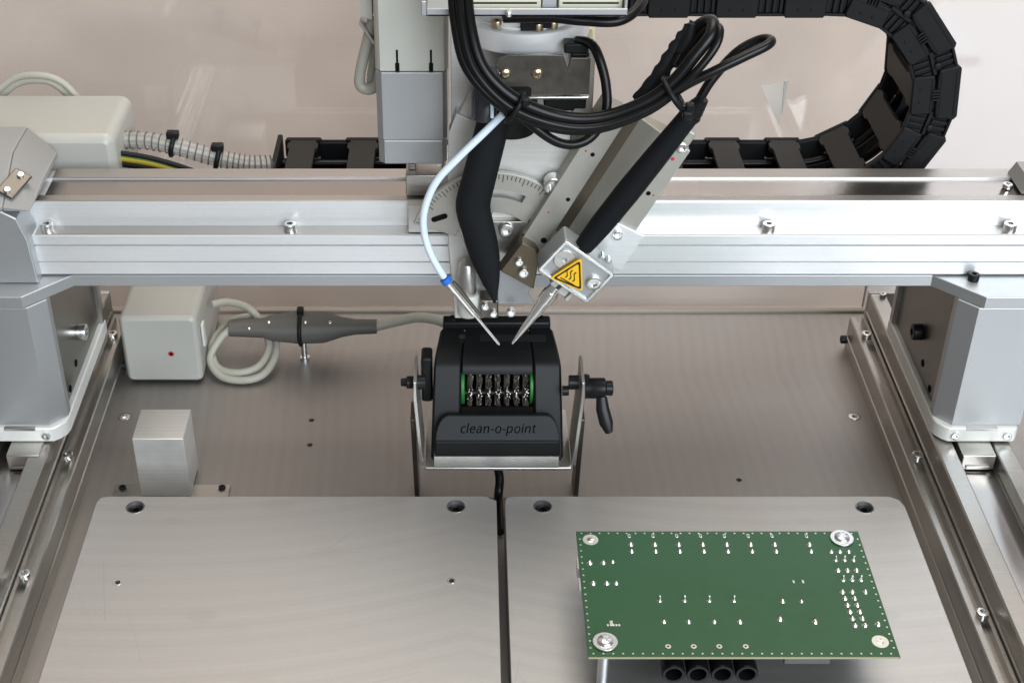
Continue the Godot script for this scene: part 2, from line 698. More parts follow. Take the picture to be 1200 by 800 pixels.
	m.roughness_texture = smudge
	triplanar(m, Vector3(20, 20, 20))
	m = mat("strip_grey", Color(0.34, 0.30, 0.26), 0.6)
	m = mat("wall_beige", Color(0.82, 0.685, 0.60), 0.85)
	m.albedo_texture = noise_tex(0.006, 0.90, 1.0, 21, 3)
	triplanar(m, Vector3(1.5, 1.5, 1.5))
	m = mat("wall_pale", Color(0.76, 0.68, 0.655), 0.8)
	m = mat("clear_acrylic", Color(1, 1, 1, 0.03), 0.04)
	m.transparency = BaseMaterial3D.TRANSPARENCY_ALPHA
	m.albedo_color = Color(1, 1, 1, 0.03)
	m = mat("painted_reflection", Color(0.80, 0.79, 0.77), 0.4)  # reflection in the rear pane, painted as a pale see-through patch
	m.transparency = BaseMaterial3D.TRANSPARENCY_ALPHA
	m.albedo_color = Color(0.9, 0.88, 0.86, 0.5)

# ---------------------------------------------------------------- surface and background
func surroundings() -> void:
	org = Vector3.ZERO
	var st = mb()
	var holes = [circle(2.0, 12, Vector2(-109.4, 824.8)), circle(2.0, 12, Vector2(-108.1, 796.4)), circle(1.9, 12, Vector2(184.7, 758.3)), circle(4.6, 18, Vector2(-243.3, 828.9)), circle(4.6, 18, Vector2(278.1, 828.9))]
	prism(st, pv([-620, 964, 660, 964, 660, 300, -620, 300]), -10, 0, FLAT, 0.4, holes)
	var base = structure("base_plate_floor", st, M.milled_plate)
	st = mb()
	prism(st, pv([-620, 964, 660, 964, 660, 300, -620, 300]), -16, -10.2, FLAT, 0.0)
	structure("under_floor", st, M.bore)
	for x in [-243.3, 278.1]:
		put(base, "flush_screw", cap_screw(4.3, 3.2), M.screw_steel, Vector3(x, -3.0, -828.9))
	st = mb()
	box(st, Vector3(-2500, -1200, -1440), Vector3(455, 2300, -1400), 1.0)
	structure("wall", st, M.wall_beige)
	st = mb()
	box(st, Vector3(456, -1200, -1436), Vector3(2500, 2300, -1396), 1.0)
	structure("wall", st, M.wall_pale)
	org = Vector3(20, 0, -972)
	var panel = thing("rear_panel", "clear acrylic panel standing behind the machine with faint smudges", "panel", org)
	st = mb()
	box(st, Vector3(-620, 0, -974), Vector3(660, 700, -970), 0.4)
	part(panel, "pane", st, M.clear_acrylic)
	st = mb()
	box(st, Vector3(-620, -8, -969.8), Vector3(660, 2.4, -965), 0.8)
	part(panel, "lower_strip", st, M.strip_grey)
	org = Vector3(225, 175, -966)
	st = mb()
	prism(st, pv([213.4, 191.9, 222, 192.6, 231.9, 196.6, 230.2, 160.3]), -969.5, -969.2, FRONT, 0.0)  # triangular reflection in the pane, modelled as a thin pale sheet
	var glint = single("painted_reflection", "small pale triangular reflection painted on the clear rear panel", "painted reflection", st, M.painted_reflection)
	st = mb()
	prism(st, pv([229.6, 196, 232.4, 196.6, 230.8, 170]), -969.1, -968.3, FRONT, 0.0)  # brighter border of the painted reflection
	part(glint, "bright_edge", st, M.white_plastic)

# ---------------------------------------------------------------- side rails
func side_rails() -> void:
	for side in [1, -1]:
		var mid = 19.0
		var f = func(x: float) -> float: return x if side > 0 else 2 * mid - x - 2
		var r = thing("side_rail", "right aluminium side rail with a slotted inner profile and a raised track" if side > 0 else "left aluminium side rail with a slotted inner profile and a raised track", "rail", Vector3(f.call(320.0), 0, -680), "side rails under the posts")
		var st = mb()
		var prof = [290, 0, 290, 9.6, 289.2, 10.2, 289.2, 11.6, 290, 12.2, 290, 27.2, 290.8, 28, 294.2, 28, 294.2, 23, 299.4, 23, 299.4, 28.2, 301.6, 28.2, 302.2, 27.6, 302.2, 0]
		var a = PackedVector2Array()
		for k in range(0, prof.size(), 2):
			a.append(Vector2(f.call(prof[k]), prof[k + 1]))
		prism(st, a, -917, -430, FRONT, 0.5)
		part(r, "slotted_profile", st, M.rail_aluminium)
		st = mb()
		a = PackedVector2Array()
		prof = [302.6, 0.2, 302.6, 30, 303.4, 30.6, 303.4, 44.6, 304.4, 45.6, 314.6, 45.6, 315.4, 44.8, 315.4, 33, 341, 33, 341, 44.6, 341.8, 45.4, 351.8, 45.4, 352.6, 44.6, 352.6, 0.2]
		for k in range(0, prof.size(), 2):
			a.append(Vector2(f.call(prof[k]), prof[k + 1]))
		prism(st, a, -921, -430, FRONT, 0.5)
		part(r, "track", st, M.rail_aluminium)
		st = mb()
		box(st, Vector3(f.call(316.5), 33, -924), Vector3(f.call(340.0), 34.2, -431), 0.3)
		part(r, "cover_band", st, M.band_steel)
		st = mb()
		box(st, Vector3(f.call(303.0), 2, -925.5), Vector3(f.call(352.0), 46, -921.4), 0.8)
		part(r, "end_plate", st, M.blasted_aluminium)
		put(r, "end_screw", cap_screw(2.4, 2.5), M.screw_steel, Vector3(f.call(312.0), 46, -917))
		put(r, "rail_screw", cap_screw(3.6, 4.4), M.screw_steel, Vector3(f.call(296.0), 27.6, -889))
		put(r, "rail_screw", cap_screw(3.6, 4.4), M.screw_steel, Vector3(f.call(296.8), 27.6, -746.5))
		put(r, "rail_screw", cap_screw(3.6, 4.4), M.screw_steel, Vector3(f.call(296.8), 27.6, -602.0 if side > 0 else -634.0))
		put(r, "side_screw", cap_screw(3.2, 4.0), M.black_screw, Vector3(f.call(289.4), 9, -914.0 if side > 0 else -880.0), Vector3(-side, 0, 0))

# ---------------------------------------------------------------- posts that carry the beam
func posts() -> void:
	for side in [1, -1]:
		var f = func(x: float) -> float: return x if side > 0 else 46.0 - x
		var p = thing("beam_post", ("right" if side > 0 else "left") + " grey aluminium post carrying the cross beam on its " + ("right" if side > 0 else "left") + " rail", "post", Vector3(f.call(330.0), 46, -790), "posts under the cross beam")
		var fp = func(a: Array) -> PackedVector2Array:
			var out = PackedVector2Array()
			for k in range(0, a.size(), 2):
				out.append(Vector2(f.call(a[k]), a[k + 1]))
			return out
		var st = mb()
		prism(st, fp.call([303, 868, 303, 752, 304.2, 747, 308, 742.5, 311.5, 740, 353.6, 740, 355.5, 742, 355.5, 868]), 46.6, 57.6, FLAT, 0.9)
		var foot = part(p, "foot", st, M.white_enamel)
		for x in [315.5, 349.0]:
			put(foot, "foot_screw", cap_screw(2.7, 1.6), M.screw_steel, Vector3(f.call(x), 52.0, -739.9), Vector3.BACK)
		st = mb()
		box(st, Vector3(f.call(322.0), 55.8, -739.7), Vector3(f.call(342.0), 57.7, -742.6), 0.1)
		part(foot, "slot", st, M.rail_aluminium)
		st = mb()
		prism(st, fp.call([313.3, 743.5, 357, 743.5, 357, 760, 303.4, 760, 303.4, 753.6]), 57.7, 147, FLAT, 0.5)
		part(p, "front_cover", st, M.blasted_aluminium)
		# the inner cheek, with its rounded inner corner seen from the middle of the machine
		st = mb()
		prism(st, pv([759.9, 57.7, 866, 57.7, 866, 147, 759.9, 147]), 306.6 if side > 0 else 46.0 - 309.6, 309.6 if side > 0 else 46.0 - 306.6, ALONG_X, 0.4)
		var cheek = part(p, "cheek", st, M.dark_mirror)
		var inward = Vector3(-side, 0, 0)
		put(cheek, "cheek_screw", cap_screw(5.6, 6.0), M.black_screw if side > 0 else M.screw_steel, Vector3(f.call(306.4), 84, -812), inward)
		for h in [[69.0, -797.0], [63.0, -776.0]]:
			put(cheek, "cheek_hole", washer(0.9, 2.6, 0.3), M.bore, Vector3(f.call(306.5), h[0], h[1]), inward)
		st = mb()
		prism(st, pv([862, 57.7, 868, 57.7, 868, 147, 862, 147]), f.call(303.2) if side > 0 else f.call(312.0), f.call(312.0) if side > 0 else f.call(303.2), ALONG_X, 0.5)
		part(p, "rear_edge", st, M.rail_aluminium)
		st = mb()
		box(st, Vector3(f.call(352.0), 57.8, -760.4), Vector3(f.call(357.0), 146.8, -866), 0.5)
		part(p, "outer_wall", st, M.blasted_aluminium)
		st = mb()
		box(st, Vector3(f.call(318.0), 35.2, -800), Vector3(f.call(339.2), 46.5, -726), 0.6)
		box(st, Vector3(f.call(321.0), 36.4, -725.8), Vector3(f.call(336.0), 38.6, -724.6), 0.2)
		part(p, "slider", st, M.rail_aluminium)

# ---------------------------------------------------------------- cross beam
func cross_beam() -> void:
	var b = thing("cross_beam", "long silver aluminium cross beam spanning the machine on two posts", "beam", Vector3(22, 147, -800))
	var st = mb()
	prism(st, pv([290, 768.6, 316, 743, 420, 743, 420, 835, -380, 835, -380, 743, -269, 743, -243.5, 768.6]), 147.1, 155.2, FLAT, 0.5)
	part(b, "bottom_plate", st, M.blasted_aluminium)
	st = mb()
	prism(st, pv([772, 155.4, 772, 156.4, 767.8, 156.6, 767.8, 164.7, 769.6, 164.9, 769.6, 165.6, 767.8, 165.8, 767.8, 176.4, 770.2, 176.6, 770.2, 177.5, 767.8, 177.7, 767.8, 183.4, 768.4, 184, 779, 184, 779, 200.4, 779.7, 201.2, 786, 201.2, 786, 200.2, 809, 200.2, 809, 201.4, 816, 201.4, 816, 200.4, 821, 200.4, 821, 155.4]), -268, 380, ALONG_X, 0.3)
	part(b, "profile", st, M.beam_aluminium)
	st = mb()
	box(st, Vector3(-258, 200.1, -808.6), Vector3(375, 200.7, -786.4), 0.2)
	part(b, "cover_band", st, M.band_steel)
	st = mb()
	box(st, Vector3(-262, 201.25, -786.2), Vector3(378, 201.9, -779.2), 0.25)  # added thin sheets that carry the duller tone of the upward beam faces
	box(st, Vector3(-258, 201.45, -820.8), Vector3(378, 202.1, -808.8), 0.25)
	part(b, "top_shade_strip", st, M.shaded_aluminium)
	st = mb()
	box(st, Vector3(-262, 184.05, -778.9), Vector3(378, 184.5, -768.6), 0.15)  # added sheet, the ledge's shaded tone put in as colour
	part(b, "ledge_shade_strip", st, M.shaded_aluminium)
	for x in [-255.5, -107.0, 185.5, 333.0]:
		put(b, "ledge_screw", cap_screw(3.9, 5.2), M.screw_steel, Vector3(x, 184, -773.6))
	put(b, "plate_screw", cap_screw(3.4, 4.6), M.black_screw, Vector3(313.5, 155.2, -763))
	put(b, "plate_screw", cap_screw(3.4, 4.6), M.black_screw, Vector3(-266.0, 155.2, -763))
	# left end: shaped cover with a recessed two-screw clip
	st = mb()
	prism(st, pv([-330, 155.4, -262, 155.4, -263.6, 186, -268, 200.8, -276, 205.5, -330, 205.5]), -778.5, -758.5, FRONT, 0.8)
	part(b, "end_block", st, M.blasted_aluminium)
	st = mb()
	warp = func(v: Vector3) -> Vector3:
		var k = clampf((-258.0 - v.x) / 17.0, 0.0, 1.0)
		return Vector3(v.x, 205.7 + (v.y - 205.7) * lerpf(0.1, 1.0, k), v.z)
	var slope = pv([759, 205.8, 759, 208, 796, 226.5, 830, 226.5, 830, 205.8])
	prism(st, slope, -340, -275.2, ALONG_X, 0.8)
	var cap = part(b, "end_cover", st, M.cap_grey)
	st = mb()
	prism(st, slope, -275, -259, ALONG_X, 0.5)
	part(cap, "cover_corner", st, M.cap_grey)
	warp = null
	var ub = frame(Vector3(0.12, 0.894, 0.447), Vector3(0.5, 0.2, -1))
	var clip = piece(cap, "clip", shared("clip", func(s): box(s, Vector3(-6, -10, 0), Vector3(6, 10, 1.6), 0.8)), M.dark_steel)
	clip.transform = Transform3D(ub, (Vector3(-270.5, 215.6, -774) - root_of(b)) * MM)
	for s in [-1, 1]:
		put(cap, "clip_screw", cap_screw(2.1, 1.6), M.screw_steel, Vector3(-270.5, 215.6, -774) + ub * Vector3(0, s * 6.5, 1.6), Vector3(0.12, 0.894, 0.447))
	st = mb()
	prism(st, pv([341, 202.2, 392, 202.2, 392, 210, 345, 210]), -816, -786, FRONT, 1.0)
	part(b, "end_cover", st, M.cap_grey)
	put(b, "end_screw", cap_screw(3.0, 2.6), M.screw_steel, Vector3(335.5, 201.4, -797))

# ---------------------------------------------------------------- work plates and aluminium block
func work_plates() -> void:
	for side in [-1, 1]:
		var p = thing("work_plate", "empty left work plate of brushed aluminium, in front of the silver block" if side < 0 else "right work plate of brushed aluminium, under the green circuit board", "plate", Vector3(-104 if side < 0 else 148, 0, -560), "work plates side by side")
		var x0 = -228.3 if side < 0 else 24.6
		var x1 = 19.4 if side < 0 else 271.4
		var holes = []
		var bolts = [Vector2(-203.2, 683.6), Vector2(-5.6, 684.2)] if side < 0 else [Vector2(47.9, 684.2), Vector2(246.2, 683.4)]
		for b in bolts:
			holes.append(circle(5.2, 20, b))
		if side < 0:
			holes.append(circle(1.9, 12, Vector2(-200.9, 617.2)))
			holes.append(circle(1.9, 12, Vector2(-7.9, 618.6)))
		var st = mb()
		var left_cut = 4.0 if side < 0 else 2.5
		var outline = [x0, 430, x1, 430, x1, 690 if side < 0 else 684, x1 - (4 if side < 0 else 2), 692.0 if side < 0 else 690.5, x1 - (6 if side < 0 else 8), 694, x0 + left_cut + 2, 694, x0 + left_cut * 0.4, 692.4, x0, 690 - left_cut * 0.5]
		prism(st, pv(outline), 8, 40, FLAT, 0.35, holes)
		part(p, "plate", st, M.milled_tray)
		for b in bolts:
			st = mb()
			lathe(st, [4.9, 31, 4.9, 32], Vector3(b.x, 0, -b.y))
			put(p, "countersunk_screw", cap_screw(4.7, 3.6), M.black_screw, Vector3(b.x, 34.0, -b.y))
			put(p, "rim", washer(5.15, 5.9, 0.12), M.screw_steel, Vector3(b.x, 39.98, -b.y))
		if side < 0:
			for h in [Vector2(-200.9, 617.2), Vector2(-7.9, 618.6)]:
				put(p, "hole_edge", washer(1.6, 2.5, 0.25), M.screw_steel, Vector3(h.x, 39.95, -h.y))
		for c in [Vector2(x0 + 22, 670), Vector2(x1 - 22, 670), Vector2(x0 + 22, 460), Vector2(x1 - 22, 460)]:
			put(p, "standoff", shared("standoff", func(s): lathe(s, [7, 0, 7, 8.1, 0, 8.1], Vector3.ZERO, Vector3.BACK, 6)), M.steel, Vector3(c.x, 0, -c.y))
	var blk = thing("aluminium_block", "upright square aluminium block on the base behind the left work plate", "block", Vector3(-198, 0, -750))
	var s2 = mb()
	box(s2, Vector3(-214.6, 2.0, -771), Vector3(-181.6, 50.0, -739), 0.5)
	part(blk, "pillar", s2, M.machined_aluminium)
	s2 = mb()
	box(s2, Vector3(-234, 0, -751), Vector3(-157, 2.2, -737), 0.3)
	var fl = part(blk, "foot_plate", s2, M.rail_aluminium)
	for x in [-228.5, -162.0]:
		put(fl, "foot_screw", cap_screw(2.4, 1.4), M.black_screw, Vector3(x, 2.2, -747))

# ---------------------------------------------------------------- motor housings
func motor_housings() -> void:
	# lower housing: cream plastic box lying on the base, its front face with a small hole and a latch on the right
	var m = thing("motor_housing", "cream plastic motor housing on the base beneath the cross beam, with a small red hole", "motor housing", Vector3(-208, 0, -862))
	var st = mb()
	prism(st, rrect(56, 57, 5, 4, Vector2(-220.5, 30.5)), -960, -868, FRONT, 3.0)
	part(m, "shell", st, M.cream_plastic)
	var latch = piece(m, "latch", shared("latch", func(s): prism(s, rrect(7, 20, 1.5, 3), 0, 2.2, FRONT, 0.6)), M.white_plastic)
	latch.transform = Transform3D(Basis(Vector3.UP, PI / 2), (Vector3(-192.3, 36, -882) - root_of(m)) * MM)
	org = Vector3.ZERO
	put(m, "hole_rim", washer(1.3, 2.2, 0.4), M.red_paint, Vector3(-213.5, 27.5, -868.1), Vector3.BACK)
	put(m, "hole", shared("disc1.4", func(s): lathe(s, [1.4, 0, 1.4, 0.15, 0, 0.15], Vector3.ZERO, Vector3.BACK, 12)), M.bore, Vector3(-213.5, 27.5, -868.0), Vector3.BACK)
	st = mb()
	org = Vector3(-208, 0, -862)
	box(st, Vector3(-245, 0, -956), Vector3(-196, 3.2, -873), 0.4)
	part(m, "base", st, M.bore)
	# upper housing behind the left end of the beam
	m = thing("motor_housing", "cream plastic motor housing with rounded corners behind the left end of the cross beam", "motor housing", Vector3(-262, 160, -860))
	st = mb()
	prism(st, rrect(96, 58, 7, 5, Vector2(-272, 188)), -902, -836, FRONT, 5.0)
	part(m, "shell", st, M.cream_plastic)

# ---------------------------------------------------------------- connector, cream cables, sleeved wires
func connector_and_cables() -> void:
	org = Vector3(-120, 15, -905)
	var c = thing("cable_connector", "grey inline cable connector lying on the base beside the lower motor housing", "connector", org)
	var st = mb()
	# a flattened body of two tapering halves
	var ax = Vector3(1, 0.0, -0.02).normalized()
	var pts = []
	var rr = []
	for k in [[-176, 7.0], [-165, 7.6], [-150, 8.6], [-146, 10.6], [-138, 12.0], [-126, 13.5], [-112, 13.6], [-105, 13.2], [-92, 8.6], [-82, 6.6], [-70, 6.2], [-66, 6.0]]:
		pts.append(Vector3(k[0], 26, -905 + (k[0] + 120) * -0.02))
		rr.append(k[1])
	tube(st, pts, rr, 16, 0.85, Vector3.UP, false)
	part(c, "body", st, M.connector_grey)
	for x in [-160.0, -145.0, -118.0, -100.0]:
		put(c, "body_screw", pan_screw(1.2), M.screw_steel, Vector3(x, 31.0 if x < -150 else 36.4, -896), Vector3(0, 1, 0.6))
	st = mb()
	var ring = []
	for k in 25:
		var a = TAU * k / 24
		ring.append(Vector3(-122.5, 26 + cos(a) * 12.6, -905 + sin(a) * 14.6))
	tube(st, ring, 1.6, 6, 1.0, Vector3.RIGHT)
	box(st, Vector3(-125, 37, -909), Vector3(-120, 42.5, -903), 0.8)
	part(c, "cable_tie", st, M.black_plastic)
	st = mb()
	lathe(st, [3.6, 0, 3.6, 2.0, 2.2, 2.2, 2.2, 16, 0, 16], Vector3(-121, 0, -901))
	part(c, "tie_mount", st, M.screw_steel)
	org = Vector3(-40, 10, -930)
	st = mb()
	tube(st, spline([Vector3(-68, 26, -906), Vector3(-52, 28, -910), Vector3(-34, 29, -914), Vector3(-15, 24, -914), Vector3(0, 14, -905), Vector3(10, 5, -880), Vector3(20, 4, -840)]), 3.9, 12)
	single("cream_cable", "thick cream cable running right from the grey connector behind the tip cleaner", "cable", st, M.cable_cream)
	org = Vector3(-165, 10, -890)
	st = mb()
	var coil = [Vector3(-174, 26, -904), Vector3(-182, 22, -896), Vector3(-189, 12, -884), Vector3(-180, 5, -872), Vector3(-162, 4, -868), Vector3(-148, 6, -874), Vector3(-141, 12, -892), Vector3(-145, 18, -912), Vector3(-160, 22, -925), Vector3(-178, 22, -918), Vector3(-189, 16, -898), Vector3(-184, 8, -880), Vector3(-168, 7, -873), Vector3(-152, 9, -880), Vector3(-147, 16, -900), Vector3(-160, 30, -920), Vector3(-176, 42, -915), Vector3(-188, 46, -905)]
	tube(st, spline(coil, 7), 2.9, 10)
	single("cream_cable", "coiled cream cable looping beside the lower cream motor housing", "cable", st, M.cable_cream)
	org = Vector3(-290, 200, -890)
	st = mb()
	tube(st, spline([Vector3(-330, 204, -900), Vector3(-306, 224, -906), Vector3(-286, 228, -906), Vector3(-270, 222, -906), Vector3(-258, 204, -906)]), 2.4, 10)
	tube(st, spline([Vector3(-330, 196, -905), Vector3(-306, 218, -911), Vector3(-286, 222, -911), Vector3(-274, 216, -911), Vector3(-263, 200, -911)]), 2.4, 10)
	single("cream_cable", "pair of thin cream cables arching over the upper motor housing", "cable", st, M.cable_cream)
	# sleeved wire bundle behind the beam
	org = Vector3(-180, 190, -860)
	var w = thing("wire_bundle", "clear spiral sleeve of wires lying behind the beam beside the upper motor housing", "wire bundle", org)
	var path = spline([Vector3(-226, 199, -868), Vector3(-208, 199, -866), Vector3(-190, 196, -864), Vector3(-172, 190, -864), Vector3(-156, 185.5, -864), Vector3(-142, 183, -864), Vector3(-129, 182, -866)], 8)
	st = mb()
	tube(st, path, 5.6, 12)
	part(w, "sleeve", st, M.sleeve_clear)
	for q in [[-2.2, 1.6, 1.5, "cable_cream"], [2.0, 1.0, 1.6, "connector_grey"], [0.4, -2.4, 1.5, "cable_rubber"], [-2.4, -1.6, 1.2, "cable_cream"]]:
		st = mb()
		var inside = []
		for k in path.size():
			var fi = frame((path[mini(k + 1, path.size() - 1)] - path[maxi(k - 1, 0)]).normalized())
			inside.append(path[k] + fi * Vector3(q[0] + sin(k * 0.3) * 0.8, q[1], 0))
		tube(st, inside, q[2], 7)
		part(w, "inner_wire", st, M[q[3]])
	st = mb()
	for k in range(1, path.size() - 1, 2):
		var t: Vector3 = (path[k + 1] - path[k - 1]).normalized()
		var loop = []
		var fb = frame(t)
		for q in 13:
			var a = TAU * q / 12
			loop.append(path[k] + fb * Vector3(cos(a) * 5.9, sin(a) * 5.9, a * 0.3))
		tube(st, loop, 0.4, 5, 1.0, t)
	part(w, "spiral_rib", st, M.connector_grey)
	for k in [15, 28]:
		st = mb()
		var t: Vector3 = (path[k + 1] - path[k - 1]).normalized()
		var fb = frame(t)
		var loop = []
		for q in 17:
			var a = TAU * q / 16
			loop.append(path[k] + fb * Vector3(cos(a) * 6.6, sin(a) * 6.6, 0))
		tube(st, loop, 1.7, 6, 1.0, t)
		box(st, path[k] + Vector3(-3.5, 5.5, -3), path[k] + Vector3(4.5, 10.5, 3), 0.9)
		part(w, "cable_tie", st, M.black_plastic)
	for q in [["wire_yellow", 0.0, 2.2], ["wire_green", 1.8, 1.4], ["black_plastic", -3.6, 2.6], ["black_plastic", 3.8, 1.8]]:
		st = mb()
		var dz: float = q[1]
		tube(st, spline([Vector3(-228, 194 + dz, -852), Vector3(-208, 190.5 + dz, -852), Vector3(-190, 185 + dz, -852), Vector3(-172, 178 + dz, -852), Vector3(-150, 170 + dz, -854)]), q[2], 8)
		part(w, "wire", st, M[q[0]])

# ---------------------------------------------------------------- drag chain
func chain_at(s: float) -> Transform3D:
	var c = Vector2(225, 235)
	var r = 72.0
	if s < c.x:
		return Transform3D(Basis.IDENTITY, Vector3(s, c.y - r, -880))
	var a = (s - c.x) / r
	if a < PI:
		return Transform3D(Basis(Vector3.BACK, a), Vector3(c.x + sin(a) * r, c.y - cos(a) * r, -880))
	return Transform3D(Basis(Vector3.BACK, PI), Vector3(c.x - (a - PI) * r, c.y + r, -880))

func drag_chain() -> void:
	var ch = thing("drag_chain", "black plastic drag chain looping at the right behind the cross beam", "drag chain", Vector3(100, 148, -880))
	# Link pieces are built along x with y towards the inside of the loop, z across.
	var inner_plate = shared("chain_inner", func(st):
		prism(st, pv([-13, 1.4, -9, 0.6, 9, 0.6, 13, 1.4, 13, 13, 11.5, 15, -11.5, 15, -13, 13]), 31.0, 35.2, FRONT, 0.9)
		for x in [-4.0, 4.0]:
			lathe(st, [1.0, 35.0, 0.9, 35.6, 0.5, 35.9, 0, 35.95], Vector3(x, 9.5, 0), Vector3.BACK, 10)
		box(st, Vector3(-11.5, 2.4, 35.0), Vector3(11.5, 3.1, 35.6), 0.2))
	var outer_plate = shared("chain_outer", func(st):
		prism(st, pv([-16.5, -1.6, -12, -0.6, 12, -0.6, 16.5, -1.6, 18.5, -13, 16.5, -15, -16.5, -15, -18.5, -13]), 31.0, 35.2, FRONT, 0.9)
		box(st, Vector3(-15, -3.2, 35.0), Vector3(15, -2.5, 35.6), 0.2)
		box(st, Vector3(-15.5, -12.6, 35.0), Vector3(15.5, -11.8, 35.6), 0.2))
	var ribs = shared("chain_ribs", func(st):
		for z in [-1, 1]:
			var z0 = 28.6 if z > 0 else -31.2
			prism(st, rrect(19, 27, 1.0, 2), z0, z0 + 2.6, FRONT, 0.5)
			for k in 4:
				for h in [[2.2, 12.2], [-12.6, -2.4]]:
					box(st, Vector3(-7.4 + k * 4.2, h[0], z0 - 1.2 if z < 0 else z0 + 2.4), Vector3(-5.2 + k * 4.2, h[1], z0 + 0.2 if z < 0 else z0 + 4.6), 0.35)
			box(st, Vector3(-8, -1.2, z0 + 2.2 if z > 0 else z0 - 1.6), Vector3(8, 1.2, z0 + 5.0 if z > 0 else z0 + 0.4), 0.4)
			box(st, Vector3(-8.4, 12.4, z0 + 2.2 if z > 0 else z0 - 1.6), Vector3(8.4, 14.2, z0 + 5.6 if z > 0 else z0 + 0.4), 0.4)
			box(st, Vector3(-8.4, -14.4, z0 + 2.2 if z > 0 else z0 - 1.6), Vector3(8.4, -12.6, z0 + 5.6 if z > 0 else z0 + 0.4), 0.4))
	var pivot = shared("chain_pivot", func(st):
		for z in [-1, 1]:
			for k in 4:
				box(st, Vector3(-3.6 + k * 2.0, -2.6, 33.0 if z > 0 else -36.6), Vector3(-2.4 + k * 2.0, 2.6, 36.6 if z > 0 else -33.0), 0.3)
			lathe(st, [2.2, 0, 2.2, 3.2, 1.6, 3.6, 0, 3.6], Vector3(19, 0, 31.5 * z), Vector3(0, 0, z), 12))
	var bar = shared("chain_bar", func(st):
		for y in [[10.6, 14.4], [-14.4, -11.4]]:
			prism(st, pv([-9, -32, 9, -32, 9, -29, 10.6, -27, 10.6, -20, 9, -18, 9, 18, 10.6, 20, 10.6, 27, 9, 29, 9, 32, -9, 32, -9, 29, -10.6, 27, -10.6, 20, -9, 18, -9, -18, -10.6, -20, -10.6, -27, -9, -29]), y[0], y[1], Basis(Vector3.RIGHT, Vector3.BACK, Vector3.DOWN) * Basis.from_scale(Vector3(1, 1, -1)), 0.5))
	for j in 19:
		var s = -112.0 + 41.5 * j
		var t = chain_at(s)
		t.origin = (t.origin - root_of(ch)) * MM
		var link = piece(ch, "link", bar, M.chain_bar_plastic)
		link.transform = t
		for q in [inner_plate, outer_plate]:
			piece(link, "side_plate", q, M.chain_plastic)
			piece(link, "side_plate", q, M.chain_plastic).position.z = -0.0662
		piece(link, "pivot", pivot, M.chain_plastic)
		if j < 18:
			var u = chain_at(s + 20.75)
			u.origin = (u.origin - root_of(ch)) * MM
			piece(ch, "ribbed_joint", ribs, M.chain_plastic).transform = u
	var st = mb()
	box(st, Vector3(-130, 149, -915.4), Vector3(-126.5, 180, -845), 0.8)
	part(ch, "end_bracket", st, M.chain_plastic)
	st = mb()
	box(st, Vector3(-130, 146, -916), Vector3(230, 148.4, -842), 0.5)
	part(ch, "tray", st, M.chain_plastic)
	# cables carried inside the chain
	for q in [[-6.0, -868.0, 3.4, "cable_rubber"], [-7.0, -880.0, 3.0, "cable_rubber"], [-6.0, -892.0, 3.6, "cable_rubber"], [2.0, -900.0, 3.0, "cable_rubber"]]:
		st = mb()
		var pts = []
		for k in 70:
			var t = chain_at(-126.0 + k * 9.6)
			pts.append(t * Vector3(0, q[0], q[1] + 880.0))
		tube(st, pts, q[2], 8)
		part(ch, "inner_cable", st, M[q[3]])

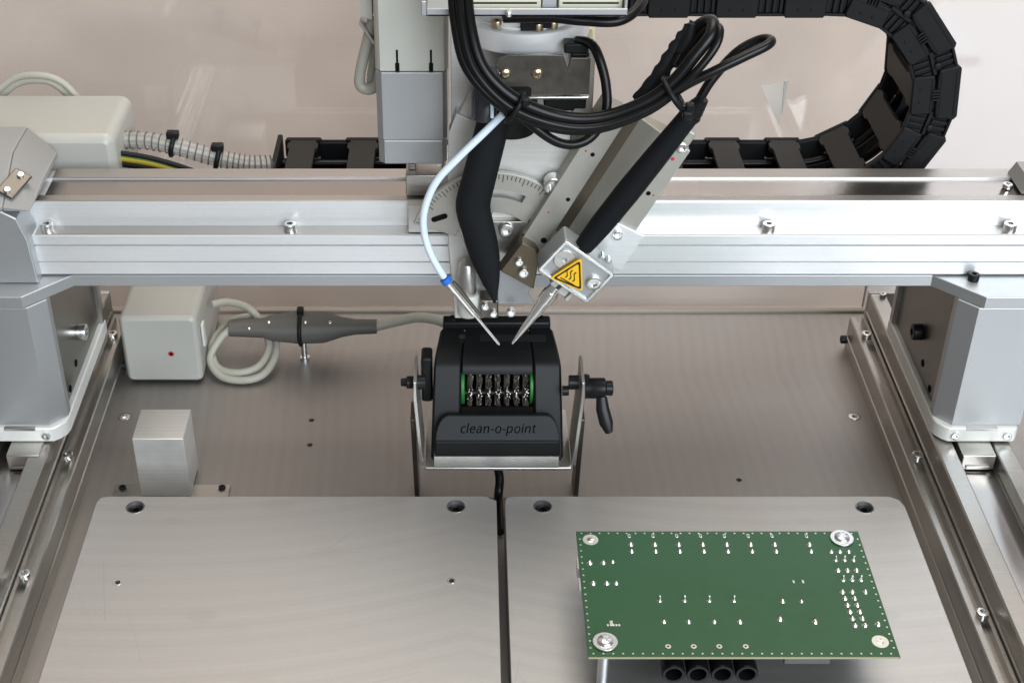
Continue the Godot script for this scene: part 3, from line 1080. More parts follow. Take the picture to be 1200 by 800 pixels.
# ---------------------------------------------------------------- vertical axis housing
func axis_housing() -> void:
	var a = thing("axis_housing", "tall cream and grey vertical axis housing left of the tool head", "housing", Vector3(-30, 201, -790))
	var st = mb()
	prism(st, pv([-51.5, 815, -51.5, 779, -48.5, 775, -12, 775, -9.4, 779, -9.4, 815]), 287.5, 470, FLAT, 0.8)
	var top = part(a, "upper_cover", st, M.cream_light)
	for x in [-38.7, -19.4]:
		st = mb()
		box(st, Vector3(x - 0.6, 289, -774.6), Vector3(x + 0.6, 301, -776), 0.1)
		box(st, Vector3(x - 1.2, 287.8, -774.5), Vector3(x + 1.2, 293, -776), 0.1)
		part(top, "slot", st, M.bore)
	st = mb()
	prism(st, pv([-51.5, 812, -51.5, 778, -48, 774.6, -13, 774.6, -10.4, 778, -10.4, 812]), 244.6, 287.3, FLAT, 0.5)
	part(a, "grey_cover", st, M.blasted_aluminium)
	st = mb()
	prism(st, pv([-51.2, 812, -51.2, 779, -47.6, 775.2, -13.4, 775.2, -10.8, 779, -10.8, 812]), 228.4, 244.4, FLAT, 0.9)
	part(a, "lower_cap", st, M.blasted_aluminium)
	st = mb()
	prism(st, pv([-60, 822, -60, 795, -53, 790, -53, 822]), 312, 470, FLAT, 1.0)
	part(a, "side_cover", st, M.white_plastic)
	st = mb()
	prism(st, pv([-61, 309, -53, 296, -52.2, 298, -60.2, 311.5]), -815, -793, FRONT, 0.3)
	part(a, "side_lip", st, M.steel)
	# carriage that rides on the beam
	st = mb()
	box(st, Vector3(-36, 203.0, -818), Vector3(-8, 217, -783), 0.5)
	box(st, Vector3(-34.5, 217.1, -816), Vector3(-30, 221, -790), 0.5)
	box(st, Vector3(-14, 217.1, -816), Vector3(-10, 221, -790), 0.5)
	part(a, "carriage", st, M.rail_aluminium)
	st = mb()
	box(st, Vector3(-34.6, 185.2, -778), Vector3(-9.2, 203.2, -769), 0.5)
	part(a, "carriage_front", st, M.machined_aluminium)
	org = Vector3(-58, 250, -800)
	st = mb()
	tube(st, spline([Vector3(-53, 310, -800), Vector3(-57, 296, -800), Vector3(-62, 276, -800), Vector3(-62, 268, -800), Vector3(-57, 266, -799), Vector3(-52, 270, -797), Vector3(-50, 278, -795)]), 3.4, 10)
	tube(st, spline([Vector3(-54, 300, -804), Vector3(-54, 284, -806), Vector3(-56, 268, -806), Vector3(-52, 264, -806), Vector3(-48, 268, -804)]), 3.0, 10)
	single("cream_cable", "short cream cable hanging in a loop at the left of the axis housing", "cable", st, M.cable_cream)

# ---------------------------------------------------------------- tool head
func tool_head() -> void:
	var h = thing("tool_head", "silver tool head with a round flange and an angle scale above the tip cleaner", "tool head", Vector3(25, 136, -752))
	var st = mb()
	prism(st, pv([-9, 345, -9, 262, -5, 274, 3, 270, 60, 270, 60, 226, 34, 205, 19, 188, 18.6, 136, -6.4, 136, -10.2, 188]), -758, -749, FRONT, 0.6)
	part(h, "column_plate", st, M.machined_aluminium)
	st = mb()
	prism(st, pv([-9, 262, 3, 285, 60, 285, 60, 262]), -757.8, -752, FRONT, 0.4)
	part(h, "upper_plate", st, M.machined_aluminium)
	st = mb()
	box(st, Vector3(60.4, 206, -790), Vector3(72, 312, -752), 0.5)
	part(h, "side_slab", st, M.rail_aluminium)
	st = mb()
	box(st, Vector3(-8, 180, -780), Vector3(60, 330, -758.2), 0.5)
	part(h, "back_block", st, M.machined_aluminium)
	st = mb()
	box(st, Vector3(66.5, 292, -781), Vector3(73.6, 345, -778), 0.4)
	part(h, "ivory_strip", st, M.ivory_plastic)
	# flange
	st = mb()
	lathe(st, [30, 315.5, 35.3, 315.5, 36, 316.2, 36, 327.3, 35.2, 328, 30.5, 328, 30.5, 329, 0, 329], Vector3(33, 0, -768), Vector3.UP, 56)
	part(h, "flange", st, M.turned_aluminium)
	st = mb()
	lathe(st, [29, 329, 29, 362, 0, 362], Vector3(33, 0, -768), Vector3.UP, 48)
	part(h, "flange_neck", st, M.turned_aluminium)
	for x in [-16.0, 6.0, 14.0]:
		put(h, "flange_screw", cap_screw(3.0, 4.0), M.brass_screw, Vector3(33 + x, 329, -768 + sqrt(33.0 * 33.0 - x * x)), Vector3.UP)
	st = mb()
	box(st, Vector3(29.5, 329.2, -739), Vector3(38, 341, -732.6), 0.6)
	box(st, Vector3(38.5, 330, -741), Vector3(46, 340, -734), 0.6)
	for k in 6:
		box(st, Vector3(46.5 + k * 2.4, 331 + k * 0.6, -745 - k * 1.2), Vector3(48.0 + k * 2.4, 340, -738 - k * 1.2), 0.3)
	part(h, "plug_block", st, M.black_plastic)
	# dark bracket with its folded lip
	st = mb()
	prism(st, pv([15.5, 304, 17, 316.5, 24, 319, 52, 319, 54, 313.8, 54.8, 311, 55.6, 313.8, 56.4, 317.4, 66, 317.4, 67, 316.4, 67, 296, 34.6, 295.4, 26, 295.4, 17, 300]), -727, -725, FRONT, 0.3)
	part(h, "bracket", st, M.dark_steel)
	st = mb()
	box(st, Vector3(33, 293.8, -748), Vector3(67, 295.6, -723.6), 0.5)
	part(h, "bracket_lip", st, M.screw_steel)
	for x in [21.5, 38.6]:
		put(h, "bracket_screw", pan_screw(3.2), M.brass_screw, Vector3(x, 308.5, -725), Vector3.BACK, 0.6)
	st = mb()
	box(st, Vector3(43, 286.6, -740), Vector3(66, 293.6, -727), 0.8)
	box(st, Vector3(46, 284.6, -738), Vector3(60, 287, -729), 0.5)
	part(h, "sensor", st, M.black_plastic)
	st = mb()
	lathe(st, [13.6, 271, 14.4, 272, 14.4, 300, 13, 301, 0, 301], Vector3(25.5, 0, -735), Vector3.UP, 32)
	part(h, "black_knob", st, M.black_plastic)
	st = mb()
	lathe(st, [7.2, 285, 7.8, 286, 7.8, 311, 7.2, 312, 0, 312], Vector3(11, 0, -720), Vector3.UP, 28)
	var glass = part(h, "clear_cylinder", st, M.smoke_plastic)
	st = mb()
	tube(st, [Vector3(14.5, 289, -711.6), Vector3(14.2, 300, -711.4), Vector3(13.4, 311, -711.6)], 1.0, 10)
	part(glass, "inner_tube", st, M.tube_blue_white)
	# plug at the right of the bracket
	st = mb()
	box(st, Vector3(53, 318, -738), Vector3(66, 323.5, -729), 0.8)
	box(st, Vector3(57, 311.6, -736), Vector3(66.6, 318.2, -729), 0.8)
	part(h, "plug", st, M.black_plastic)
	# angle scale: an arc-shaped plate with a slot and cut marks
	var arc = PackedVector2Array()
	var c = Vector2(17, 190)
	for k in 18:
		arc.append(c + Vector2.from_angle(deg_to_rad(161.0 - k * 7.0)) * 50.0)
	for k in 11:
		arc.append(c + Vector2.from_angle(deg_to_rad(42.0 + k * 11.9)) * 24.0)
	var slot = []
	for q in [[97.0, 62.0]]:
		var s = PackedVector2Array()
		for k in 6:
			s.append(c + Vector2.from_angle(deg_to_rad(q[0] - k * 7.0)) * 39.0)
		for k in 6:
			s.append(c + Vector2.from_angle(deg_to_rad(q[1] + k * 7.0)) * 34.0)
		slot.append(s)
	st = mb()
	prism(st, arc, -746, -742.6, FRONT, 0.4, slot)
	var scale_plate = part(h, "angle_scale", st, M.holder_steel)
	st = mb()
	for k in 40:
		var a = deg_to_rad(159.0 - k * 3.0)
		var l = 4.6 if k % 5 == 0 else 2.8
		var d = Vector2.from_angle(a)
		var n = Vector2(-d.y, d.x) * 0.22
		var a0 = c + d * 48.6
		var a1 = c + d * (48.6 - l)
		quad(st, v3(a0 + n, -742.45), v3(a0 - n, -742.45), v3(a1 - n, -742.45), v3(a1 + n, -742.45), Vector3.BACK)
	part(scale_plate, "degree_marks", st, M.bore)
	var cut = piece(scale_plate, "adjusting_slot", shared("cut", func(s): prism(s, rrect(10, 3.4, 1.7, 4), 0, 0.25)), M.bore)
	cut.transform = Transform3D(Basis(Vector3.BACK, 0.35), Vector3(-15.0, 210.4, -742.6 + 0.05) * MM - h.position)
	org = Vector3(25, 136, -752)
	put(h, "clamp_bolt", cap_screw(5.4, 8), M.screw_steel, Vector3(50.5, 233, -746), Vector3.BACK)
	put(h, "clamp_bolt", cap_screw(4.6, 4), M.steel, Vector3(24.2, 202, -745), Vector3.BACK)
	put(h, "stop_screw", cap_screw(2.6, 7), M.screw_steel, Vector3(13.8, 215, -742), Vector3(-0.3, -0.5, 1))
	st = mb()
	prism(st, pv([-6, 207, 40, 207, 20, 168, 12, 160]), -748.8, -744, FRONT, 0.4)
	part(h, "swivel_plate", st, M.rail_aluminium)
	st = mb()
	prism(st, pv([14, 178, 21.6, 179.1, 42.1, 165.4, 38.6, 153.8, 42, 146.5, 14, 146.5]), -752, -749, FRONT, 0.3, [])
	part(h, "lower_plate", st, M.blasted_aluminium)
	st = mb()
	lathe(st, [5, 150, 5.4, 151, 5.4, 182, 4.6, 183, 0, 183], Vector3(1.5, 0, -738), Vector3.UP, 20)
	part(h, "feed_rod", st, M.steel)
	st = mb()
	lathe(st, [3.0, 145.5, 6.2, 147.5, 6.6, 149, 6.6, 160, 5.6, 162, 0, 162], Vector3(2.0, 0, -737), Vector3.UP, 24)
	part(h, "white_cap", st, M.white_plastic)
	st = mb()
	box(st, Vector3(9, 147, -744), Vector3(20, 160, -732), 0.8)
	part(h, "feed_block", st, M.dark_steel)
	for q in [[12.0, 156.0], [17.0, 151.0]]:
		put(h, "block_screw", cap_screw(2.2, 2), M.screw_steel, Vector3(q[0], q[1], -731.9), Vector3.BACK)
	put(h, "block_screw", cap_screw(2.8, 3), M.screw_steel, Vector3(28, 146, -742), Vector3.BACK)
	# carrier tray under the cable plugs
	org = Vector3(30, 350, -720)
	var t = thing("plug_tray", "grey steel tray with two ivory plug strips at the top edge of the picture", "tray", org)
	st = mb()
	box(st, Vector3(-19.4, 350.4, -770), Vector3(82, 351.6, -700), 0.3)
	box(st, Vector3(-19.4, 350.4, -701.4), Vector3(82, 354.4, -700), 0.3)
	box(st, Vector3(-22, 350.6, -702), Vector3(-19.6, 358, -700.4), 0.3)
	box(st, Vector3(80.6, 351.8, -770), Vector3(82, 360, -701.6), 0.3)
	part(t, "tray_plate", st, M.blasted_aluminium)
	put(t, "tray_stud", shared("stud", func(s): lathe(s, [1.4, 0, 1.4, 4.2, 0, 4.6], Vector3.ZERO, Vector3.BACK, 12)), M.screw_steel, Vector3(22, 353, -699.9), Vector3.BACK)
	for q in [[1.0, 38.5], [47.5, 80.0]]:
		st = mb()
		box(st, Vector3(q[0], 351.8, -724), Vector3(q[1], 357, -706), 0.5)
		box(st, Vector3(q[0], 357.1, -724), Vector3(q[1], 362, -710), 0.5)
		var strip = part(t, "plug_strip", st, M.ivory_light)
		st = mb()
		box(st, Vector3(q[0] + 2, 354.6, -705.9), Vector3(q[1] - 2, 355.6, -707), 0.1)
		part(strip, "groove", st, M.bore)
	st = mb()
	box(st, Vector3(39.2, 351.8, -722), Vector3(46.8, 362, -708), 0.4)
	part(t, "divider", st, M.blasted_aluminium)

# ---------------------------------------------------------------- iron holder, clamp, iron
const ARM := Vector3(0.46837, 0.88353, 0)      # along the soldering iron, upwards
func iron_holder() -> void:
	var u = Vector3(ARM.x, ARM.y, 0).normalized()
	var side = Vector3(u.y, -u.x, 0)             # to the lower right
	var o3 = Vector3(60, 200, -742)
	var h = thing("iron_holder", "long slanted steel channel holding the black handled soldering iron", "holder", o3)
	# cross-section (across, height) extruded along the arm
	var b = Basis(side, Vector3.BACK, u) if side.cross(Vector3.BACK).dot(u) > 0 else Basis(-side, Vector3.BACK, u)
	var sgn = 1.0 if side.cross(Vector3.BACK).dot(u) > 0 else -1.0
	var at = Vector3(22.7, 180.2, -742)                              # the lower left corner of the channel
	var strip = func(a: Array) -> PackedVector2Array:
		var out = PackedVector2Array()
		for k in range(0, a.size(), 2):
			out.append(Vector2(a[k] * sgn, a[k + 1]))
		return out
	var st = mb()
	prism(st, strip.call([0, -14, 0, 7, 14, 7, 14, -14]), 3, 117, b, 0.5, [], at)
	part(h, "left_strip", st, M.holder_steel)
	st = mb()
	prism(st, strip.call([44.3, -14, 44.3, 7, 55.5, 7, 55.5, -14]), 38, 117, b, 0.5, [], at)
	part(h, "right_strip", st, M.holder_steel)
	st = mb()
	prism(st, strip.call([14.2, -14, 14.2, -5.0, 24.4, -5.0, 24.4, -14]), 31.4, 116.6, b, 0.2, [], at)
	part(h, "trough_floor", st, M.trough_dark_reflection)  # same metal as the sides, its dark reflection painted in
	st = mb()
	prism(st, strip.call([24.6, -14, 24.6, -5.4, 25.6, -5.0, 43.4, 4.4, 44.1, 4.4, 44.1, -14]), 31.4, 116.6, b, 0.3, [], at)
	part(h, "trough_side", st, M.holder_steel)
	st = mb()
	prism(st, strip.call([14.2, -14, 14.2, 6.4, 55.0, 6.4, 55.0, -14]), 16, 31.2, b, 0.8, [], at)
	part(h, "lower_end", st, M.holder_steel)
	st = mb()
	prism(st, strip.call([34, 7.2, 34, 9, 61, 9, 61, 7.2]), 32, 59, b, 0.4, [], at)
	part(h, "side_plate", st, M.beam_aluminium)
	put(h, "side_screw", cap_screw(3.0, 2.6), M.screw_steel, at + side * 46.4 + u * 52.8 + Vector3(0, 0, 9), Vector3.BACK)
	var stop = piece(h, "top_stop", shared("top_stop", func(s): box(s, Vector3(-7, -2, -7), Vector3(7, 5.5, 5), 1.2)), M.holder_steel)
	stop.transform = Transform3D(b, (at + side * 47 + u * 122 - o3) * MM)
	put(h, "stop_screw", cap_screw(3.0, 2.4), M.screw_steel, at + side * 50 + u * 116.8 + Vector3(0, 0, 7), Vector3.BACK)
	for q in [[8.2, 89.2, 1.3], [10.4, 58.0, 1.3], [11.5, 28.0, 1.9], [49.0, 83.0, 1.4]]:
		put(h, "hole", shared("disc%s" % q[2], func(s): lathe(s, [q[2], 0, q[2], 0.12, 0, 0.12], Vector3.ZERO, Vector3.BACK, 12)), M.bore, at + side * q[0] + u * q[1] + Vector3(0, 0, 7.0), Vector3.BACK)
	for q in [[3.6, 89.4, 0.7], [4.6, 45.6, 0.7], [52.2, 83.2, 0.6], [49.4, 108.0, 1.2]]:
		put(h, "red_dot", shared("dot%s" % q[2], func(s): lathe(s, [q[2], 0, q[2], 0.1, 0, 0.1], Vector3.ZERO, Vector3.BACK, 10)), M.red_paint, at + side * q[0] + u * q[1] + Vector3(0, 0, 7.0), Vector3.BACK)
	# brown block with two screws
	st = mb()
	prism(st, pv([33.1, 203, 41, 198, 43.4, 193, 40.4, 170.9, 20.5, 183.5]), -738, -727, FRONT, 0.6)
	var bb = part(h, "brown_block", st, M.brass_plate)
	put(bb, "block_screw", cap_screw(2.4, 2.0), M.screw_steel, Vector3(31.5, 190, -727), Vector3.BACK)
	put(bb, "block_screw", cap_screw(3.0, 2.4), M.screw_steel, Vector3(34.2, 183, -727), Vector3.BACK)
	# clamp block in front of the iron: a square plate turned with the arm, with rim, bore and screw
	var cc = Vector3(63.5, 194.5, -712)
	var kx = Basis(Vector3.BACK, deg_to_rad(-38.0))
	org = Vector3.ZERO
	st = mb()
	prism(st, rrect(37, 25, 1.6, 3), -13, 3.0, FRONT, 0.8)
	var cl = piece(h, "clamp", st.commit(), M.blasted_aluminium)
	cl.transform = Transform3D(kx, (cc - o3) * MM)
	st = mb()
	prism(st, rrect(37, 25, 1.6, 3), 3.0, 4.6, FRONT, 0.4, [rrect(33.4, 21.4, 1.2, 3)])
	piece(cl, "rim", st.commit(), M.screw_steel)
	piece(cl, "round_boss", washer(1.6, 6.2, 1.2), M.steel).position = Vector3(-10.5, 2.0, 3.0) * MM
	piece(cl, "clamp_screw", cap_screw(4.6, 2.2), M.screw_steel).position = Vector3(12.6, 0.5, 3.0) * MM
	st = mb()
	box(st, Vector3(-4, -18.5, -10), Vector3(0.5, -12.4, -2), 0.5)
	box(st, Vector3(3, -20.5, -12), Vector3(9, -12.4, -3), 0.5)
	box(st, Vector3(10.0, -22.0, -12), Vector3(12.4, -12.4, -3), 0.5)
	box(st, Vector3(-14, -17, -12), Vector3(-9, -12.4, -3), 0.5)
	piece(cl, "lug", st.commit(), M.machined_aluminium)
	st = mb()
	for x in [-7.0, -2.5, 7.5, 12.0]:
		box(st, Vector3(x, 12.5, -8), Vector3(x + 3.0, 15.0, -3), 0.5)
	piece(cl, "tooth", st.commit(), M.screw_steel)
	# warning label
	var tri_pts = PackedVector2Array([Vector2(65.9, 205.3), Vector2(67.6, 182.7), Vector2(48.2, 191.8)])
	org = o3
	st = mb()
	prism(st, rounded(tri_pts, 1.6), -706.9, -705.4, FRONT, 0.2)
	var lab = part(h, "warning_label", st, M.label_yellow)
	var mid = (tri_pts[0] + tri_pts[1] + tri_pts[2]) / 3
	var o1 = PackedVector2Array()
	var o2 = PackedVector2Array()
	for p in tri_pts:
		o1.append(mid + (p - mid) * 0.86)
		o2.append(mid + (p - mid) * 0.70)
	st = mb()
	prism(st, rounded(o1, 1.2), -705.39, -705.2, FRONT, 0.0, [rounded(o2, 0.8)])
	part(lab, "border", st, M.label_black)
	# hot surface symbol: three wavy strokes over a bar, upright along the slanted triangle
	st = mb()
	var e1 = Vector2(0.84, -0.54)
	var e2 = Vector2(0.30, 0.954)
	var c0 = mid + Vector2(-0.6, 0.3)
	var bar0 = c0 - e2 * 4.2
	var bp = PackedVector2Array([bar0 - e1 * 5.2 + e2 * 0.35, bar0 + e1 * 4.6 + e2 * 0.35, bar0 + e1 * 4.6 - e2 * 0.35, bar0 - e1 * 5.2 - e2 * 0.35])
	prism(st, bp, -705.39, -705.2, FRONT)
	for k in 3:
		var base = c0 + e1 * (k - 1) * 2.5 - e2 * 2.6
		var l = PackedVector2Array()
		var r = PackedVector2Array()
		for q in 13:
			var t = q / 12.0
			var p = base + e2 * (t * 6.4) + e1 * (sin(t * TAU) * 0.65)
			l.append(p - e1 * 0.38)
			r.append(p + e1 * 0.38)
		r.reverse()
		l.append_array(r)
		prism(st, l, -705.39, -705.2, FRONT)
	part(lab, "heat_symbol", st, M.label_black)
	# the soldering iron
	var tip = Vector3(28.4, 135.6, -722)
	var up_ = Vector3(0.545, 0.838, 0.10).normalized()
	org = tip
	var iron = thing("soldering_iron", "black handled soldering iron with a bright pointed tip above the tip cleaner", "soldering iron", tip)
	var hb = Vector3(66.8, 206.8, -714)
	var hd = (Vector3(121, 297, -704) - hb).normalized()
	st = mb()
	tube(st, [hb, hb + hd * 1.5, hb + hd * 8, hb + hd * 20, hb + hd * 45, hb + hd * 70, hb + hd * 90, hb + hd * 106], [4.6, 5.4, 6.0, 6.7, 7.1, 6.6, 5.9, 5.4], 24)
	part(iron, "handle", st, M.sleeve_rubber)
	st = mb()
	tube(st, [hb + hd * 99, hb + hd * 101, hb + hd * 106, hb + hd * 114], [5.4, 5.9, 5.3, 3.2], 20)
	for k in 3:
		tube(st, [hb + hd * (102.0 + k * 3), hb + hd * (103.2 + k * 3)], 6.2 - k * 0.8, 20)
	part(iron, "strain_relief", st, M.black_plastic)
	st = mb()
	tube(st, [Vector3(61, 198, -717), hb + hd], 2.3, 16)
	part(iron, "shaft", st, M.screw_steel)
	var td = (Vector3(53.5, 179, -719) - tip).normalized()
	st = mb()
	tube(st, [tip, tip + td * 1.2, tip + td * 12, tip + td * 26, tip + td * 30], [0.5, 0.75, 1.8, 2.8, 2.9], 20)
	part(iron, "tip", st, M.tip_steel)
	st = mb()
	tube(st, [tip + td * 26, tip + td * 27, tip + td * 42, tip + td * 50], [3.0, 3.3, 3.7, 4.0], 20)
	tube(st, [tip + td * 37, tip + td * 37.6, tip + td * 44, tip + td * 45], [4.2, 4.8, 4.8, 4.2], 20)
	part(iron, "ferrule", st, M.tip_steel)

func rounded(p: PackedVector2Array, r: float) -> PackedVector2Array:
	var out = PackedVector2Array()
	var n = p.size()
	for k in n:
		var a = (p[(k + n - 1) % n] - p[k]).normalized()
		var b = (p[(k + 1) % n] - p[k]).normalized()
		var half = acos(clampf(a.dot(b), -1, 1)) / 2
		var d = r / tan(half)
		var p0 = p[k] + a * d
		var p2 = p[k] + b * d
		for q in 5:
			var t = q / 4.0
			out.append(p0.lerp(p[k], t).lerp(p[k].lerp(p2, t), t))
	return out

# ---------------------------------------------------------------- solder feeder
func feeder() -> void:
	org = Vector3(10, 165, -724)
	var f = thing("feeder_arm", "black bent feeder arm with a wedge shaped lower end on the tool head", "arm", org)
	var st = mb()
	var pts = []
	var rr = []
	for q in [[18.4, 294, 9.0], [14.8, 277, 9.2], [11.0, 260, 9.4], [7.4, 244, 9.6], [5.4, 235.5, 9.8], [4.6, 231, 9.9], [4.5, 227, 9.9], [5.2, 222.5, 9.8], [7.0, 215, 9.6], [9.6, 204, 9.3], [11.6, 195, 8.6], [13.6, 186, 7.0], [15.4, 177, 4.8], [16.8, 169.5, 2.6], [17.6, 163.5, 0.8]]:
		pts.append(Vector3(q[0], q[1], -724))
		rr.append(q[2])
	tube(st, pts, rr, 28, 0.66, Vector3.BACK)
	part(f, "sleeve", st, M.sleeve_rubber)
	org = Vector3(0, 180, -716)
	var t2 = thing("feed_tube", "thin bluish white feed tube bending down to a steel needle", "tube", org)
	st = mb()
	tube(st, spline([Vector3(20, 290, -713), Vector3(9.2, 278.7, -712), Vector3(-2.3, 266.4, -712), Vector3(-15.5, 250.7, -712), Vector3(-22.4, 233.1, -713), Vector3(-23.2, 216.6, -715), Vector3(-19.2, 199.8, -717), Vector3(-12.4, 184, -720)], 8), 2.1, 14)
	part(t2, "tube_wall", st, M.tube_blue_white)
	var d = (Vector3(20.5, 134.8, -722) - Vector3(-12, 183, -720)).normalized()
	var a = Vector3(-12, 183, -720)
	st = mb()
	tube(st, [a, a + d * 0.4, a + d * 3.4, a + d * 3.8], [2.8, 3.4, 3.4, 2.8], 8)
	part(t2, "blue_collar", st, M.collar_blue)
	st = mb()
	tube(st, [a + d * 3, a + d * 10, a + d * 11, a + d * 11.2, a + d * 29, a + d * 31, a + d * 31.2, a + d * 57, a + d * 58.3], [2.3, 2.5, 2.5, 2.0, 2.0, 1.7, 0.95, 0.85, 0.35], 16)
	part(t2, "needle", st, M.tip_steel)
	st = mb()
	var off = Vector3(-d.y, d.x, 0) * 2.9
	tube(st, [a + d * 5 + off, a + d * 8 + off, a + d * 34 + off * 0.9, a + d * 36 + off * 0.8], [0.9, 1.1, 1.0, 0.6], 12)
	part(t2, "guide_rod", st, M.dark_steel)

# ---------------------------------------------------------------- black cables of the tool
func tool_cables() -> void:
	var z = -693.0
	var spec = [
		["outermost of the black cables sweeping down to the tie and out into the long loop", [Vector3(-6.5, 372, z), Vector3(-5, 350, z), Vector3(1, 326, z + 2), Vector3(19, 306, z + 4), Vector3(44, 292.5, z), Vector3(68, 291, z), Vector3(94, 301, z), Vector3(112, 315, z), Vector3(128, 324, z), Vector3(142, 330.5, z - 2), Vector3(154, 335, z - 6), Vector3(157, 336, z - 11), Vector3(152, 334, z - 16), Vector3(141, 327, z - 16), Vector3(129, 313, z - 13), Vector3(122.4, 300.5, z - 11)], 2.6],
		["thin black cable lying between the two thick ones down to the tie", [Vector3(-3.5, 372, z + 3), Vector3(-1.5, 348, z + 3), Vector3(5, 326, z + 5), Vector3(22.5, 307, z + 6), Vector3(46, 296, z + 4), Vector3(69, 294.6, z + 4), Vector3(94, 304, z + 4), Vector3(110, 316, z + 3), Vector3(120, 327, z + 2), Vector3(128, 338, z - 2), Vector3(129, 344, z - 9), Vector3(122, 338, z - 15), Vector3(112, 322, z - 14)], 2.2],
		["thick black cable curving up into the short fat loop behind the iron handle", [Vector3(0, 372, z - 3), Vector3(2.5, 346, z - 3), Vector3(9.5, 325, z), Vector3(26, 309, z + 2), Vector3(49, 299, z + 1), Vector3(71, 298.4, z + 1), Vector3(93, 307, z + 1), Vector3(107, 318, z), Vector3(117, 331, z - 2), Vector3(125, 341, z - 6), Vector3(126, 345, z - 14), Vector3(119, 338, z - 20), Vector3(109, 320, z - 16)], 3.4],
	]
	for k in spec.size():
		org = Vector3(40, 300, z)
		var st = mb()
		tube(st, spline(spec[k][1], 8), spec[k][2], 14)
		single("black_cable", spec[k][0], "cable", st, M.cable_rubber, "black cables tied to the tool head")
	org = Vector3(45, 300, z)
	var st2 = mb()
	tube(st2, spline([Vector3(-4, 372, z - 6), Vector3(-2, 345, z - 6), Vector3(5, 322, z - 4), Vector3(26, 302, z), Vector3(48, 284, z), Vector3(64, 282.5, z - 4), Vector3(74, 294, z - 10), Vector3(74.5, 308, z - 18), Vector3(70, 322, z - 26), Vector3(66, 325, z - 34), Vector3(60, 323, z - 42)], 8), 2.6, 14)
	single("black_cable", "black cable looping up from the tie into the small plug by the dark bracket", "cable", st2, M.cable_rubber, "black cables tied to the tool head")
	org = Vector3(110, 350, -720)
	st2 = mb()
	tube(st2, spline([Vector3(20, 341, -722), Vector3(44, 342, -720), Vector3(62, 341, -718), Vector3(80, 341, -718), Vector3(92, 345, -730), Vector3(100, 351, -760), Vector3(104, 356, -800)], 8), 2.8, 12)
	single("black_cable", "black cable running along under the plug tray towards the drag chain", "cable", st2, M.cable_rubber, "black cables tied to the tool head")
	org = Vector3(25, 305, z)
	st2 = mb()
	for q in [[Vector3(26, 304.5, z + 3), Vector3(0.83, -0.5, 0.1), 8.6]]:
		var fb = frame(q[1])
		var loop = []
		for s in 25:
			var a = TAU * s / 24
			loop.append(q[0] + fb * Vector3(cos(a) * q[2] * 0.8, sin(a) * q[2], 0))
		tube(st2, loop, 1.3, 8, 1.0, q[1])
	box(st2, Vector3(29, 309, z + 7), Vector3(33, 313, z + 11), 0.7)
	single("cable_tie", "black cable tie round the bundle in front of the dark bracket", "cable tie", st2, M.black_plastic, "cable ties on the black cables")
	org = Vector3(108, 312, z)
	st2 = mb()
	var fb2 = frame(Vector3(0.8, 0.6, 0))
	var lp = []
	for s in 25:
		var a = TAU * s / 24
		lp.append(Vector3(108, 311, z + 0) + fb2 * Vector3(cos(a) * 9.5, sin(a) * 9.5, 0))
	tube(st2, lp, 1.6, 8, 1.0, Vector3(0.8, 0.6, 0))
	box(st2, Vector3(112, 301, z + 6), Vector3(117, 305.5, z + 11), 0.8)
	box(st2, Vector3(113.5, 304, z + 4), Vector3(118, 309, z + 8), 0.8)
	single("cable_tie", "black cable tie where the cables meet the top of the iron handle", "cable tie", st2, M.black_plastic, "cable ties on the black cables")
	# folded black sleeve end behind the loop
	org = Vector3(108, 325, -712)
	st2 = mb()
	var fold = spline([Vector3(92, 300, -708), Vector3(101, 312, -710), Vector3(108, 324, -712), Vector3(114, 334, -714), Vector3(119, 340, -716)], 6)
	var fr_ = []
	for k in fold.size():
		fr_.append((4.6 - 1.6 * pow(k / 24.0, 3.0)) * (1.0 + 0.16 * sin(k * 1.9) + 0.1 * sin(k * 4.3)))
	tube(st2, fold, fr_, 12, 0.8)
	tube(st2, [Vector3(112, 327, -709), Vector3(116, 335, -710), Vector3(117, 342, -711)], [3.0, 3.6, 2.2], 10)
	single("cable_sleeve", "crumpled black cable sleeve standing up behind the cable tie at the iron handle", "sleeve", st2, M.sleeve_rubber)

